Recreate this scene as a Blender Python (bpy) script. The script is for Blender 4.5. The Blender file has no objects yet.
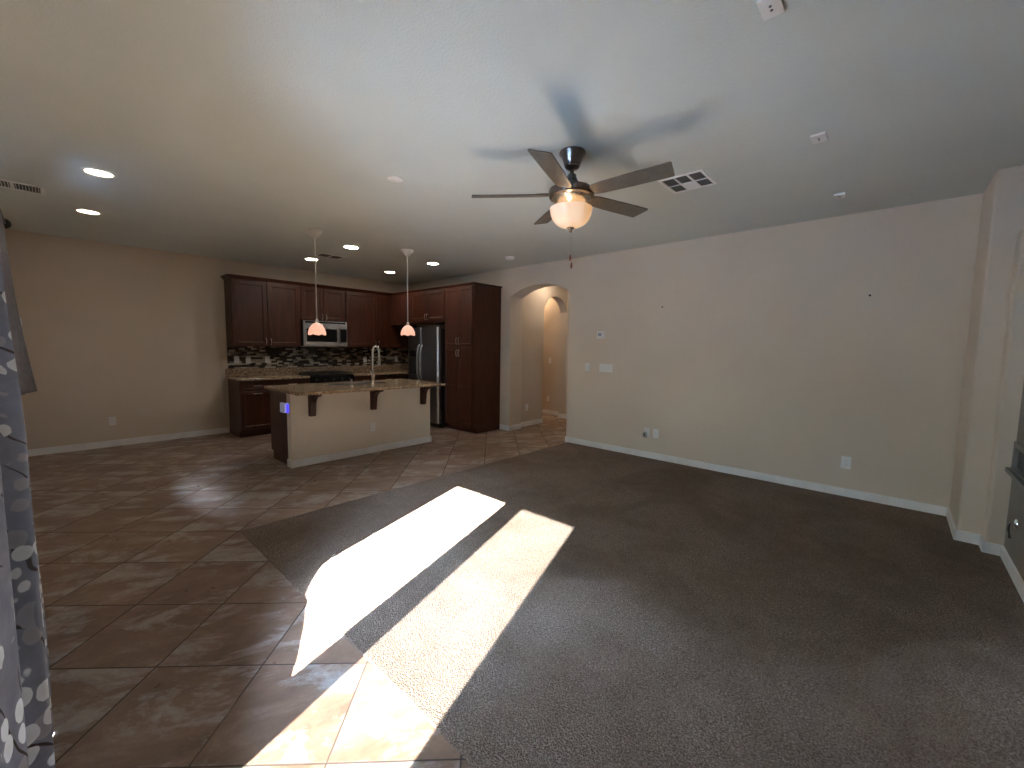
import bpy, bmesh, math, random
from mathutils import Vector, Matrix
random.seed(7)
S = bpy.context.scene
COL = S.collection
PI = math.pi

# ------------------------------------------------------------------ camera
H = 1.43
FPX = 419.3
YAW, PITCH, ROLL = 0.8307, 0.0869, 0.01387
def camera():
    cy, sy, cp, sp = math.cos(YAW), math.sin(YAW), math.cos(PITCH), math.sin(PITCH)
    F = Vector((sy*cp, cy*cp, -sp)); r = Vector((cy, -sy, 0)); u = r.cross(F)
    c, s = math.cos(ROLL), math.sin(ROLL)
    R = c*r + s*u; U = -s*r + c*u
    cam = bpy.data.cameras.new('camera')
    cam.sensor_fit = 'HORIZONTAL'; cam.sensor_width = 36
    cam.lens = FPX/1024*36
    cam.clip_start = .02
    o = bpy.data.objects.new('camera', cam); COL.objects.link(o)
    o.matrix_world = Matrix(((R.x, U.x, -F.x, 0), (R.y, U.y, -F.y, 0), (R.z, U.z, -F.z, H), (0, 0, 0, 1)))
    S.camera = o
camera()

# ------------------------------------------------------------------ world, sun, exposure
SUN_AZ, SUN_EL = math.radians(18.8), math.radians(30.7)
SUN_POWER = 105.0
SKY_POWER = 72.0
w = bpy.data.worlds.new('sky'); S.world = w; w.use_nodes = True
nt = w.node_tree; nt.nodes.clear()
out = nt.nodes.new('ShaderNodeOutputWorld'); bg = nt.nodes.new('ShaderNodeBackground')
geo = nt.nodes.new('ShaderNodeTexCoord'); sep = nt.nodes.new('ShaderNodeSeparateXYZ')
mr = nt.nodes.new('ShaderNodeMapRange'); ramp = nt.nodes.new('ShaderNodeValToRGB')
nt.links.new(geo.outputs['Generated'], sep.inputs[0])
nt.links.new(sep.outputs['Z'], mr.inputs['Value'])
mr.inputs['From Min'].default_value = 1; mr.inputs['From Max'].default_value = 0
ramp.color_ramp.elements[0].position = 0.0; ramp.color_ramp.elements[0].color = (.36, .57, 1, 1)
ramp.color_ramp.elements[1].position = 1.0; ramp.color_ramp.elements[1].color = (.70, .84, 1, 1)
nt.links.new(mr.outputs[0], ramp.inputs[0])
nt.links.new(ramp.outputs[0], bg.inputs[0]); nt.links.new(bg.outputs[0], out.inputs[0])
hi = nt.nodes.new('ShaderNodeMapRange')             # the sky is brighter high up than near the roofs
for i_, v_ in enumerate((.55, .95, SKY_POWER, SKY_POWER*2.6)): hi.inputs[1+i_].default_value = v_
nt.links.new(sep.outputs['Z'], hi.inputs['Value']); nt.links.new(hi.outputs[0], bg.inputs[1])
sl = bpy.data.lights.new('sun', 'SUN'); sl.energy = SUN_POWER; sl.angle = math.radians(.53); sl.color = (1, .99, .985)
so = bpy.data.objects.new('sun', sl); COL.objects.link(so); so.location = (-12, -3, 9)
sd = Vector((math.cos(SUN_EL)*math.cos(SUN_AZ), math.cos(SUN_EL)*math.sin(SUN_AZ), -math.sin(SUN_EL)))
so.rotation_euler = sd.to_track_quat('-Z', 'Y').to_euler()
S.view_settings.view_transform = 'Standard'; S.view_settings.look = 'None'
S.view_settings.gamma = 1; S.view_settings.use_curve_mapping = False
S.view_settings.exposure = 1.9
cy_ = S.cycles
cy_.use_denoising = True; cy_.max_bounces = 14; cy_.diffuse_bounces = 8; cy_.glossy_bounces = 4
cy_.transparent_max_bounces = 16; cy_.caustics_reflective = False; cy_.caustics_refractive = False
cy_.sample_clamp_indirect = 12

# ------------------------------------------------------------------ room numbers
XL, XR, YB, YN, ZC = -.36, 5.222, 7.848, -.65, 2.743
DOOR = (.62, 2.26, 0.0, 2.07)          # patio door rough opening on the left wall: y0 y1 z0 z1
WIN = (4.35, 5.25, .95, 2.36)          # dining window on the left wall
ARCH = (3.636, 4.83, 2.275, 2.43)      # y0 y1 spring apex

# ------------------------------------------------------------------ node helper
class G:
    def __init__(s, name):
        s.m = bpy.data.materials.new(name); s.m.use_nodes = True
        s.t = s.m.node_tree; s.t.nodes.clear()
        s.o = s.t.nodes.new('ShaderNodeOutputMaterial')
    def n(s, typ, **kw):
        x = s.t.nodes.new('ShaderNode'+typ)
        for k, v in kw.items(): setattr(x, k, v)
        return x
    def put(s, sock, v):
        if isinstance(v, bpy.types.NodeSocket): s.t.links.new(v, sock)
        elif isinstance(v, (tuple, list)):
            sock.default_value = tuple(v)+(1,) if (len(v) == 3 and sock.type == 'RGBA') else v
        else: sock.default_value = v
    def f(s, op, a, b=None, c=None):
        x = s.n('Math', operation=op); s.put(x.inputs[0], a)
        if b is not None: s.put(x.inputs[1], b)
        if c is not None: s.put(x.inputs[2], c)
        return x.outputs[0]
    def pos(s):
        return s.n('NewGeometry').outputs['Position']
    def obj(s): return s.n('TexCoord').outputs['Object']
    def uv(s): return s.n('TexCoord').outputs['UV']
    def sep(s, v):
        x = s.n('SeparateXYZ'); s.put(x.inputs[0], v); return x.outputs
    def com(s, a, b, c=0.):
        x = s.n('CombineXYZ'); s.put(x.inputs[0], a); s.put(x.inputs[1], b); s.put(x.inputs[2], c); return x.outputs[0]
    def scale(s, v, k):
        x = s.n('VectorMath', operation='MULTIPLY'); s.put(x.inputs[0], v); x.inputs[1].default_value = k; return x.outputs[0]
    def add(s, v, k):
        x = s.n('VectorMath', operation='ADD'); s.put(x.inputs[0], v); s.put(x.inputs[1], k); return x.outputs[0]
    def noise(s, v, sc, det=3, rough=.5, dist=0, col=False):
        x = s.n('TexNoise'); s.put(x.inputs['Vector'], v); x.inputs['Scale'].default_value = sc
        x.inputs['Detail'].default_value = det; x.inputs['Roughness'].default_value = rough; x.inputs['Distortion'].default_value = dist
        return x.outputs['Color' if col else 'Fac']
    def vor(s, v, sc, out='Distance', feat='F1', rnd=1):
        x = s.n('TexVoronoi', feature=feat); s.put(x.inputs['Vector'], v); x.inputs['Scale'].default_value = sc
        x.inputs['Randomness'].default_value = rnd
        return x.outputs[out]
    def white(s, v):
        x = s.n('TexWhiteNoise'); s.put(x.inputs['Vector'], v); return x.outputs
    def ramp(s, fac, stops, const=False):
        x = s.n('ValToRGB'); s.put(x.inputs[0], fac); r = x.color_ramp
        if const: r.interpolation = 'CONSTANT'
        while len(r.elements) < len(stops): r.elements.new(.5)
        for e, (p, c) in zip(r.elements, stops):
            e.position = p; e.color = tuple(c)+(1,) if len(c) == 3 else c
        return x.outputs[0]
    def mix(s, fac, a, b, typ='MIX'):
        x = s.n('Mix', data_type='RGBA', blend_type=typ); s.put(x.inputs[0], fac); s.put(x.inputs[6], a); s.put(x.inputs[7], b); return x.outputs[2]
    def rng(s, v, a, b, c, d):
        x = s.n('MapRange'); s.put(x.inputs[0], v)
        for i, k in enumerate((a, b, c, d)): x.inputs[1+i].default_value = k
        return x.outputs[0]
    def bump(s, h, strength=.3, dist=.01):
        x = s.n('Bump'); s.put(x.inputs['Height'], h); x.inputs['Strength'].default_value = strength; x.inputs['Distance'].default_value = dist
        return x.outputs[0]
    def bsdf(s, col, rough=.5, metal=0., normal=None, spec=None, **kw):
        x = s.n('BsdfPrincipled'); s.put(x.inputs['Base Color'], col); s.put(x.inputs['Roughness'], rough); s.put(x.inputs['Metallic'], metal)
        if normal is not None: s.put(x.inputs['Normal'], normal)
        if spec is not None: s.put(x.inputs['Specular IOR Level'], spec)
        for k, v in kw.items(): s.put(x.inputs[k], v)
        s.t.links.new(x.outputs[0], s.o.inputs[0]); return x
M = {}
def plain(name, col, rough=.5, metal=0., bump=0., bs=200, **kw):
    g = G(name)
    v = g.obj()
    k = g.noise(v, bs, 2)
    c = g.mix(g.rng(g.noise(v, 6, 3), .3, .7, 0, 1), tuple(x*.93 for x in col), tuple(min(1, x*1.05) for x in col))
    g.bsdf(c, rough, metal, g.bump(k, bump, .002) if bump else None, **kw)
    M[name] = g.m; return g.m

def mat_paint(name, col, scale=130, strength=.22):
    g = G(name); p = g.pos()
    n1 = g.noise(p, scale, 2, .5); n2 = g.noise(p, 1.1, 2)
    c = g.mix(g.rng(n2, .35, .65, 0, 1), tuple(x*.97 for x in col), tuple(min(1, x*1.03) for x in col))
    g.bsdf(c, .62, 0, g.bump(g.rng(n1, .4, .68, 0, 1), strength, .0025), spec=.3)
    M[name] = g.m
mat_paint('wall_paint', (.66, .575, .48))
mat_paint('grey_paint', (.25, .225, .205))
mat_paint('ceiling_paint', (.625, .668, .65), 85, .3)
mat_paint('island_paint', (.72, .655, .555))
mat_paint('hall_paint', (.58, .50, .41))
plain('trim_white', (.82, .82, .82), .4)
plain('plate_white', (.80, .80, .80), .35)
plain('plate_dark_slot', (.10, .10, .10), .5)
plain('sun_block_matte', (.10, .10, .08), .9, bump=.5, bs=60)
plain('vinyl_white', (.78, .78, .77), .35)

def mat_tile():
    g = G('floor_tile'); p = g.pos(); x, y, z = g.sep(p)
    r = 2**-.5
    a = g.f('MULTIPLY', g.f('ADD', x, y), r); b = g.f('MULTIPLY', g.f('SUBTRACT', x, y), r)
    T = .4594
    ua = g.f('DIVIDE', g.f('SUBTRACT', a, 1.3465-.4594*20), T); ub = g.f('DIVIDE', g.f('SUBTRACT', b, -.5575-.4594*20), T)
    ia, ib = g.f('FLOOR', ua), g.f('FLOOR', ub)
    fa = g.f('ABSOLUTE', g.f('SUBTRACT', g.f('FRACT', ua), .5)); fb = g.f('ABSOLUTE', g.f('SUBTRACT', g.f('FRACT', ub), .5))
    e = g.f('MAXIMUM', fa, fb)                       # .5 at the joint
    grout = g.rng(e, .4905, .4945, 0, 1)
    w_ = g.white(g.com(ia, ib))
    tid = g.com(ia, ib)
    off = g.scale(g.white(tid)[1], (9, 9, 9))
    v = g.add(p, off)
    sv = g.n('VectorRotate', rotation_type='Z_AXIS'); g.put(sv.inputs['Vector'], v); sv.inputs['Angle'].default_value = .5
    sv = g.scale(sv.outputs[0], (1.0, 1.7, 1))
    n1 = g.noise(sv, 3.2, 6, .62, .6); n2 = g.noise(v, 9, 5, .65); n3 = g.noise(v, 60, 3, .6)
    base = g.ramp(n1, [(.30, (.100, .056, .036)), (.44, (.170, .098, .064)), (.56, (.235, .145, .097)), (.70, (.36, .27, .205))])
    base = g.mix(g.rng(n2, .45, .75, 0, .5), base, (.33, .24, .18))
    n4 = g.noise(g.add(sv, (3.1, 7.7, 0)), 2.3, 8, .70, .4)
    base = g.mix(g.rng(n4, .50, .60, 0, .58), base, (.60, .60, .59))
    base = g.mix(g.rng(n3, .35, .65, 0, .25), base, (.17, .105, .07))
    base = g.mix(.22, base, g.mix(w_[0], (.13, .075, .05), (.30, .20, .14)))
    base = g.mix(grout, base, (.075, .052, .04))
    rough = g.rng(n2, .3, .7, .27, .46)
    rough = g.mix(grout, g.com(rough, rough, rough), (.9, .9, .9))
    hgt = g.f('SUBTRACT', g.f('MULTIPLY', n2, .18), g.f('MULTIPLY', grout, 1.0))
    g.bsdf(base, rough, 0, g.bump(hgt, .45, .003), spec=.5)
    M['floor_tile'] = g.m
mat_tile()

def mat_carpet():
    g = G('carpet_pile'); p = g.pos()
    n1 = g.noise(p, 260, 2, .6); n2 = g.noise(p, 95, 3, .7); n3 = g.noise(p, 1.5, 4, .6, .6); n4 = g.noise(p, 9, 3)
    vo = g.vor(p, 150)
    tuft = g.f('ADD', g.f('MULTIPLY', n2, .7), g.f('MULTIPLY', vo, .55))
    c = g.ramp(tuft, [(.40, (.098, .072, .055)), (.60, (.225, .167, .129)), (.84, (.385, .32, .268))])
    c = g.mix(g.rng(n3, .40, .62, 0, .45), c, (.135, .086, .058))
    c = g.mix(g.rng(n4, .42, .7, 0, .22), c, (.30, .24, .195))
    g.bsdf(c, .95, 0, g.bump(g.f('ADD', tuft, g.f('MULTIPLY', n1, .4)), 1.0, .014), spec=.1)
    M['carpet_pile'] = g.m
mat_carpet()

def mat_wood(name, dark, mid, rough=.38, axis=(9, 9, .8)):
    g = G(name); p = g.pos()
    v = g.scale(p, axis)
    n1 = g.noise(v, 3, 4, .6, .7); n2 = g.noise(g.scale(p, (axis[0]*6, axis[1]*6, axis[2]*3)), 5, 3)
    c = g.ramp(n1, [(.3, dark), (.7, mid)])
    c = g.mix(g.rng(n2, .4, .7, 0, .3), c, tuple(k*.6 for k in dark))
    g.bsdf(c, g.rng(n2, .3, .7, rough-.05, rough+.08), 0, g.bump(n2, .06, .001), spec=.45)
    M[name] = g.m
mat_wood('cherry_wood', (.032, .0085, .0036), (.078, .0205, .0085))
mat_wood('cherry_wood_side', (.040, .012, .0065), (.088, .027, .014), .42)
mat_wood('fan_blade_wood', (.10, .088, .072), (.15, .132, .11), .45, (4, 4, 4))
mat_wood('fob_wood', (.20, .06, .02), (.34, .12, .05), .4)

def mat_granite():
    g = G('granite'); p = g.pos()
    v1 = g.vor(p, 70, 'Color'); s = g.sep(v1)[0]
    n = g.noise(p, 26, 5, .65); n2 = g.noise(p, 120, 3, .6)
    c = g.ramp(s, [(0, (.07, .045, .03)), (.16, (.25, .17, .10)), (.42, (.42, .30, .19)), (.68, (.55, .43, .29)), (.9, (.66, .58, .46))], True)
    c = g.mix(g.rng(n, .35, .65, 0, .8), c, (.36, .25, .155))
    c = g.mix(g.rng(n2, .55, .7, 0, .8), c, (.07, .05, .04))
    g.bsdf(c, .16, 0, spec=.5); M['granite'] = g.m
mat_granite()

def mat_mosaic():
    g = G('mosaic_tile'); p = g.pos(); x, y, z = g.sep(p)
    rowh = .031
    row = g.f('FLOOR', g.f('DIVIDE', z, rowh)); fz = g.f('FRACT', g.f('DIVIDE', z, rowh))
    sh = g.white(g.com(row, 3.3))[0]
    u = g.f('DIVIDE', g.f('ADD', x, g.f('MULTIPLY', sh, 3.1)), .088)
    iu = g.f('FLOOR', u); fu = g.f('FRACT', u)
    wn = g.white(g.com(iu, row, 1.7))
    gz = g.rng(g.f('ABSOLUTE', g.f('SUBTRACT', fz, .5)), .42, .46, 0, 1)
    gx = g.rng(g.f('ABSOLUTE', g.f('SUBTRACT', fu, .5)), .474, .486, 0, 1)
    gr = g.f('MAXIMUM', gz, gx)
    c = g.ramp(wn[0], [(0, (.016, .010, .007)), (.34, (.045, .028, .018)), (.48, (.12, .085, .055)), (.56, (.38, .32, .24)), (.74, (.62, .55, .44)), (.95, (.22, .21, .19))], True)
    c = g.mix(g.rng(g.noise(p, 60, 3), .4, .7, 0, .4), c, (.12, .10, .08))
    c = g.mix(gr, c, (.035, .03, .026))
    g.bsdf(c, g.ramp(wn[0], [(0, (.15,)*3), (.48, (.45,)*3), (.93, (.15,)*3)], True), 0, g.bump(g.f('SUBTRACT', 1., gr), .5, .002), spec=.5)
    M['mosaic_tile'] = g.m
mat_mosaic()

def mat_steel(name, col, rough, axis):
    g = G(name); p = g.pos(); n = g.noise(g.scale(p, axis), 8, 3)
    g.bsdf(g.mix(g.rng(n, .3, .7, 0, 1), tuple(k*.9 for k in col), col), g.rng(n, .3, .7, rough-.05, rough+.06), 1.); M[name] = g.m
mat_steel('stainless_steel', (.56, .56, .57), .30, (1, 1, 60))
mat_steel('dark_stainless', (.27, .27, .29), .34, (1, 60, 60))
mat_steel('brushed_nickel', (.62, .60, .57), .30, (20, 20, 20))
mat_steel('fan_metal', (.23, .21, .195), .30, (30, 30, 30))
mat_steel('chrome', (.80, .81, .84), .22, (5, 5, 5))
plain('black_gloss', (.008, .008, .009), .2, **{'Specular IOR Level': .22})
plain('black_satin', (.014, .014, .015), .45)
plain('black_iron', (.02, .02, .02), .6)
plain('rod_black', (.015, .014, .014), .4, .6)
plain('grille_grey', (.17, .17, .165), .6)
plain('slate_trim', (.20, .20, .195), .5)
plain('bounce_concrete', (.60, .60, .60), .9, bump=.3, bs=40)
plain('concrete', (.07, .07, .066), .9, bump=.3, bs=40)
plain('cord_white', (.62, .60, .57), .5)
plain('screen_grey', (.30, .32, .36), .3)
plain('enamel_white', (.72, .72, .68), .35)

def mat_emit(name, col, k, diff=(.8, .8, .8), dk=.5):
    g = G(name)
    b = g.bsdf(diff, .3, 0, **{'Emission Color': tuple(col)+(1,), 'Emission Strength': k}); M[name] = g.m
mat_emit('lamp_warm', (1, .87, .70), 25.0)
mat_emit('lamp_soft', (1, .80, .58), 5.0)
mat_emit('lamp_cool', (.86, .94, 1), 30.0)
mat_emit('pendant_glass', (1, .50, .35), .27, (.22, .16, .13))
mat_emit('night_light_blue', (.04, .03, 1), 0.5, (.1, .1, .6))
mat_emit('night_light_white', (.55, .60, 1), .03, (.5, .5, .55))
def mat_bowl():
    g = G('alabaster_glass'); p = g.obj(); n = g.noise(p, 7, 3, .5, .8)
    c = g.mix(g.rng(n, .35, .65, 0, 1), (1, .50, .20), (1, .62, .32))
    g.bsdf((.55, .50, .43), .25, 0, **{'Emission Color': c, 'Emission Strength': .17}); M['alabaster_glass'] = g.m
mat_bowl()
def mat_glass():
    g = G('window_glass')
    t = g.n('BsdfTransparent'); t.inputs[0].default_value = (.93, .95, .94, 1)
    gl = g.n('BsdfGlossy'); gl.inputs['Roughness'].default_value = .01
    fr = g.n('Fresnel'); fr.inputs['IOR'].default_value = 1.45
    mx = g.n('MixShader'); g.put(mx.inputs[0], fr.outputs[0]); g.put(mx.inputs[1], t.outputs[0]); g.put(mx.inputs[2], gl.outputs[0])
    g.t.links.new(mx.outputs[0], g.o.inputs[0]); M['window_glass'] = g.m
    g = G('insect_screen')
    t = g.n('BsdfTransparent'); d = g.n('BsdfDiffuse'); d.inputs[0].default_value = (.03, .03, .03, 1)
    mx = g.n('MixShader'); mx.inputs[0].default_value = .62; g.put(mx.inputs[1], t.outputs[0]); g.put(mx.inputs[2], d.outputs[0])
    g.t.links.new(mx.outputs[0], g.o.inputs[0]); M['insect_screen'] = g.m
mat_glass()

def mat_curtain(name, ground, flowers=True):
    g = G(name); uv = g.uv(); u, v, _ = g.sep(uv)
    weave = g.noise(g.scale(uv, (1, 1, 1)), 500, 2)
    c = g.mix(g.rng(g.noise(uv, 18, 3), .3, .7, 0, 1), tuple(k*.85 for k in ground), tuple(k*1.12 for k in ground))
    if flowers:
        wob = g.add(uv, g.scale(g.noise(uv, 14, 2, .5, 0, True), (.02, .02, 0)))
        # dark twigs
        tw = g.n('TexWave', wave_type='BANDS', bands_direction='DIAGONAL'); g.put(tw.inputs['Vector'], uv)
        tw.inputs['Scale'].default_value = 2.6; tw.inputs['Distortion'].default_value = 7; tw.inputs['Detail'].default_value = 1.5; tw.inputs['Detail Scale'].default_value = 1.6
        twig = g.rng(tw.outputs['Fac'], .988, .996, 0, 1)
        clus = g.noise(uv, 5.2, 1, .4)
        twig = g.f('MULTIPLY', twig, g.rng(clus, .44, .5, 0, 1))
        c = g.mix(twig, c, (.035, .028, .032))
        # pale grey petals first, bright petals on top
        for sc, rad, lo, col in ((13, .50, .46, (.27, .29, .34)), (14.5, .47, .48, (.62, .67, .72))):
            vv = g.add(wob, (sc*.37, sc*.11, 0))
            d = g.vor(vv, sc, rnd=.75); cc = g.sep(g.vor(vv, sc, 'Color', rnd=.75))[0]
            pet = g.rng(g.f('ADD', d, g.f('MULTIPLY', g.noise(wob, 40, 1), .1)), rad-.03, rad+.0, 1, 0)
            pet = g.f('MULTIPLY', pet, g.f('GREATER_THAN', clus, lo-.03))
            pet = g.f('MULTIPLY', pet, g.f('GREATER_THAN', cc, .16))
            shade = g.mix(g.rng(d, .1, rad, 0, 1), tuple(k*.86 for k in col), col)
            c = g.mix(pet, c, shade)
    b = g.n('BsdfPrincipled'); g.put(b.inputs['Base Color'], c); b.inputs['Roughness'].default_value = .85
    g.put(b.inputs['Normal'], g.bump(weave, .2, .001))
    tr = g.n('BsdfTranslucent'); g.put(tr.inputs[0], c)
    mx = g.n('MixShader'); mx.inputs[0].default_value = .06; g.put(mx.inputs[1], b.outputs[0]); g.put(mx.inputs[2], tr.outputs[0])
    g.t.links.new(mx.outputs[0], g.o.inputs[0]); M[name] = g.m
mat_curtain('curtain_floral', (.175, .20, .265))
mat_curtain('curtain_lining', (.17, .165, .185), False)

# ------------------------------------------------------------------ mesh helper
class MB:
    """collects shapes for ONE mesh; T maps local (u, out, up) to world"""
    def __init__(s, T=None):
        s.v = []; s.f = []; s.uv = None; s.T = T; s.smooth = False
    def add(s, vs, fs):
        b = len(s.v)
        for p in vs:
            p = Vector(p); s.v.append(s.T(p) if s.T else p)
        s.f += [tuple(i+b for i in q) for q in fs]
        return s
    def box(s, x0, x1, y0, y1, z0, z1):
        x0, x1 = min(x0, x1), max(x0, x1); y0, y1 = min(y0, y1), max(y0, y1); z0, z1 = min(z0, z1), max(z0, z1)
        return s.add([(x0,y0,z0),(x1,y0,z0),(x1,y1,z0),(x0,y1,z0),(x0,y0,z1),(x1,y0,z1),(x1,y1,z1),(x0,y1,z1)],
                     [(0,3,2,1),(4,5,6,7),(0,1,5,4),(1,2,6,5),(2,3,7,6),(3,0,4,7)])
    def lathe(s, prof, c=(0,0,0), n=32, close=True):
        vs = []; fs = []
        for r, z in prof:
            for i in range(n):
                a = 2*PI*i/n; vs.append((c[0]+r*math.cos(a), c[1]+r*math.sin(a), c[2]+z))
        for j in range(len(prof)-1):
            for i in range(n):
                k = (i+1) % n; fs.append((j*n+i, j*n+k, (j+1)*n+k, (j+1)*n+i))
        if close:
            fs.append(tuple(range(n-1, -1, -1))); fs.append(tuple((len(prof)-1)*n+i for i in range(n)))
        s.smooth = True
        return s.add(vs, fs)
    def tube(s, pts, r, n=10, cap=True):
        pts = [Vector(p) for p in pts]; rs = r if isinstance(r, (list, tuple)) else [r]*len(pts)
        vs = []; fs = []; up = None
        for i, p in enumerate(pts):
            t = (pts[min(i+1, len(pts)-1)]-pts[max(i-1, 0)]).normalized()
            if up is None:
                up = Vector((0,0,1)) if abs(t.z) < .9 else Vector((1,0,0))
            a = t.cross(up).normalized(); up = a.cross(t).normalized()
            for k in range(n):
                q = 2*PI*k/n; vs.append(p+rs[i]*(math.cos(q)*a+math.sin(q)*up))
        for i in range(len(pts)-1):
            for k in range(n):
                j = (k+1) % n; fs.append((i*n+k, i*n+j, (i+1)*n+j, (i+1)*n+k))
        if cap:
            fs.append(tuple(range(n-1, -1, -1))); fs.append(tuple((len(pts)-1)*n+k for k in range(n)))
        s.smooth = True
        return s.add(vs, fs)
    def prism(s, poly, a, b, plane='xz'):
        """extrude polygon (p,q) along the third axis from a to b"""
        m = {'xz': lambda p, t: (p[0], t, p[1]), 'yz': lambda p, t: (t, p[0], p[1]), 'xy': lambda p, t: (p[0], p[1], t)}[plane]
        n = len(poly); vs = [m(p, a) for p in poly]+[m(p, b) for p in poly]
        fs = [tuple(range(n)), tuple(range(2*n-1, n-1, -1))]+[(i, i+n, (i+1) % n+n, (i+1) % n) for i in range(n)]
        return s.add(vs, fs)
    def panel_door(s, u0, u1, z0, z1, out, th=.02, rail=.058, rec=.009, slope=.012):
        """recessed panel door, front face at out+th; local axes (u, out, up)"""
        o0, o1 = out, out+th
        def ring(d, o): return [(u0+d, o, z0+d), (u1-d, o, z0+d), (u1-d, o, z1-d), (u0+d, o, z1-d)]
        vs = ring(0, o0)+ring(0, o1-.003)+ring(.004, o1)+ring(rail, o1)+ring(rail+slope*.35, o1-rec*.6)+ring(rail+slope, o1-rec)
        fs = [(0,1,2,3)]
        for k in range(5):
            for i in range(4):
                j = (i+1) % 4; fs.append((4*k+i, 4*k+j, 4*k+4+j, 4*k+4+i))
        fs.append((20,21,22,23))
        return s.add(vs, fs)

def obj(name, mb, mat, parent=None, root=None, bevel=0, label=None, smooth=None, solid=0):
    me = bpy.data.meshes.new(name)
    off = root.location if root is not None else Vector((0,0,0))
    me.from_pydata([tuple(v-off) for v in mb.v], [], mb.f)
    bm = bmesh.new(); bm.from_mesh(me)
    bmesh.ops.recalc_face_normals(bm, faces=bm.faces); bm.to_mesh(me); bm.free()
    if mb.uv:
        l = me.uv_layers.new(name='UVMap')
        for poly in me.polygons:
            for li in poly.loop_indices: l.data[li].uv = mb.uv[me.loops[li].vertex_index]
    me.materials.append(M[mat])
    o = bpy.data.objects.new(name, me); COL.objects.link(o)
    if parent is not None: o.parent = parent
    if solid:
        m = o.modifiers.new('thickness', 'SOLIDIFY'); m.thickness = solid; m.offset = 0
    if bevel:
        m = o.modifiers.new('bevel', 'BEVEL'); m.width = bevel; m.segments = 2; m.limit_method = 'ANGLE'; m.angle_limit = math.radians(40)
    if smooth if smooth is not None else mb.smooth:
        for p in me.polygons: p.use_smooth = True
        try:
            bm = bmesh.new(); bm.from_mesh(me)
            for e in bm.edges:
                if len(e.link_faces) == 2 and e.calc_face_angle() > math.radians(42): e.smooth = False
            bm.to_mesh(me); bm.free()
        except Exception: pass
    if label: o['label'] = label
    return o
def thing(name, label, cat, loc, group=None):
    o = bpy.data.objects.new(name, None); COL.objects.link(o); o.location = loc; o.empty_display_size = .05
    o['label'] = label; o['category'] = cat
    if group: o['group'] = group
    return o
def tag(o, label, cat, group=None):
    o['label'] = label; o['category'] = cat
    if group: o['group'] = group
    return o
def part(t, name, mb, mat, parent=None, **kw):
    return obj(name, mb, mat, parent or t, t, **kw)
def struct(name, mb, mat, label=None, **kw):
    o = obj(name, mb, mat, **kw); o['kind'] = 'structure'
    if label: o['label'] = label
    return o
def dup(t, loc, label=None, group=None):
    r = t.copy(); COL.objects.link(r); r.location = loc
    if label: r['label'] = label
    if group: r['group'] = group
    for ch in list(t.children):
        c = ch.copy(); COL.objects.link(c); c.parent = r
        for gch in list(ch.children):
            d = gch.copy(); COL.objects.link(d); d.parent = c
    return r
# facing frames: local (u to the viewer's right, out towards the viewer, up)
def FB(x, y, z=0): return lambda p: Vector((x+p.x, y-p.y, z+p.z))          # on a wall seen looking +Y
def FR(x, y, z=0): return lambda p: Vector((x-p.y, y-p.x, z+p.z))          # on a wall seen looking +X
def FL_(x, y, z=0): return lambda p: Vector((x+p.y, y+p.x, z+p.z))         # on a face whose normal is +X
def FE(x, y, z=0): return lambda p: Vector((x-p.y, y-p.x, z+p.z))
def FN(x, y, z=0): return lambda p: Vector((x-p.x, y+p.y, z+p.z))          # on the near wall, facing +Y

# ================================================================== STRUCTURE
struct('floor', MB().box(XL-.12, 7.6, YN-.15, YB+.15, -.12, 0), 'floor_tile')
cx0, cy1 = .893, 3.604
struct('floor_carpet', MB().prism([(cx0, YN-.05), (XR+.05, YN-.05), (XR+.05, cy1), (cx0, cy1)], -.03, .009, 'xy'), 'carpet_pile', bevel=.006)
struct('ceiling', MB().box(XL-.25, 7.6, YN-.25, YB+.25, ZC, ZC+.25), 'ceiling_paint')
def left_wall():
    m = MB(); x0, x1 = XL-.14, XL
    d, wn = DOOR, WIN
    m.box(x0, x1, YN-.15, d[0], 0, ZC); m.box(x0, x1, d[0], d[1], d[3], ZC)
    m.box(x0, x1, d[1], wn[0], 0, ZC); m.box(x0, x1, wn[0], wn[1], 0, wn[2]); m.box(x0, x1, wn[0], wn[1], wn[3], ZC)
    m.box(x0, x1, wn[1], YB+.15, 0, ZC)
    struct('wall_left', m, 'wall_paint')
left_wall()
struct('wall_back', MB().box(XL-.14, XR+.02, YB, YB+.15, 0, ZC), 'wall_paint')
# right wall with the arched opening
def arch_poly(a0, a1, spring, apex, n=24):
    w2 = (a1-a0)/2; rise = apex-spring; R = (w2*w2+rise*rise)/(2*rise); c = (a0+a1)/2; th = math.asin(w2/R)
    return [(c+R*math.sin(t), apex-R+R*math.cos(t)) for t in [th-2*th*i/n for i in range(n+1)]]     # from a1 to a0
def wall_with_arch(y0, y1, a, x0, x1, plane):
    m = MB()
    m.prism([(y0, 0), (a[0], 0), (a[0], ZC), (y0, ZC)], x0, x1, plane)
    m.prism([(a[1], 0), (y1, 0), (y1, ZC), (a[1], ZC)], x0, x1, plane)
    arc = arch_poly(*a)
    for i in range(len(arc)-1):
        p, q = arc[i], arc[i+1]
        m.prism([(q[0], q[1]), (p[0], p[1]), (p[0], ZC), (q[0], ZC)], x0, x1, plane)
    return m
T_R = .31
struct('wall_right', wall_with_arch(YN-.15, YB+.15, ARCH, XR, XR+T_R, 'yz'), 'wall_paint')
# near wall with the fireplace; pilaster at its right end
struct('wall_near', MB().box(XL-.14, XR+.02, YN-.15, YN, 0, ZC), 'grey_paint')
m = MB(); m.box(4.60, XR+.01, YN-.02, -.432, 0, ZC)
struct('wall_near_return', m, 'wall_paint', bevel=.018)
struct('trim_1', MB().box(4.455, 4.62, YN-.02, -.562, 0, 2.28), 'wall_paint', bevel=.015)
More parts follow.
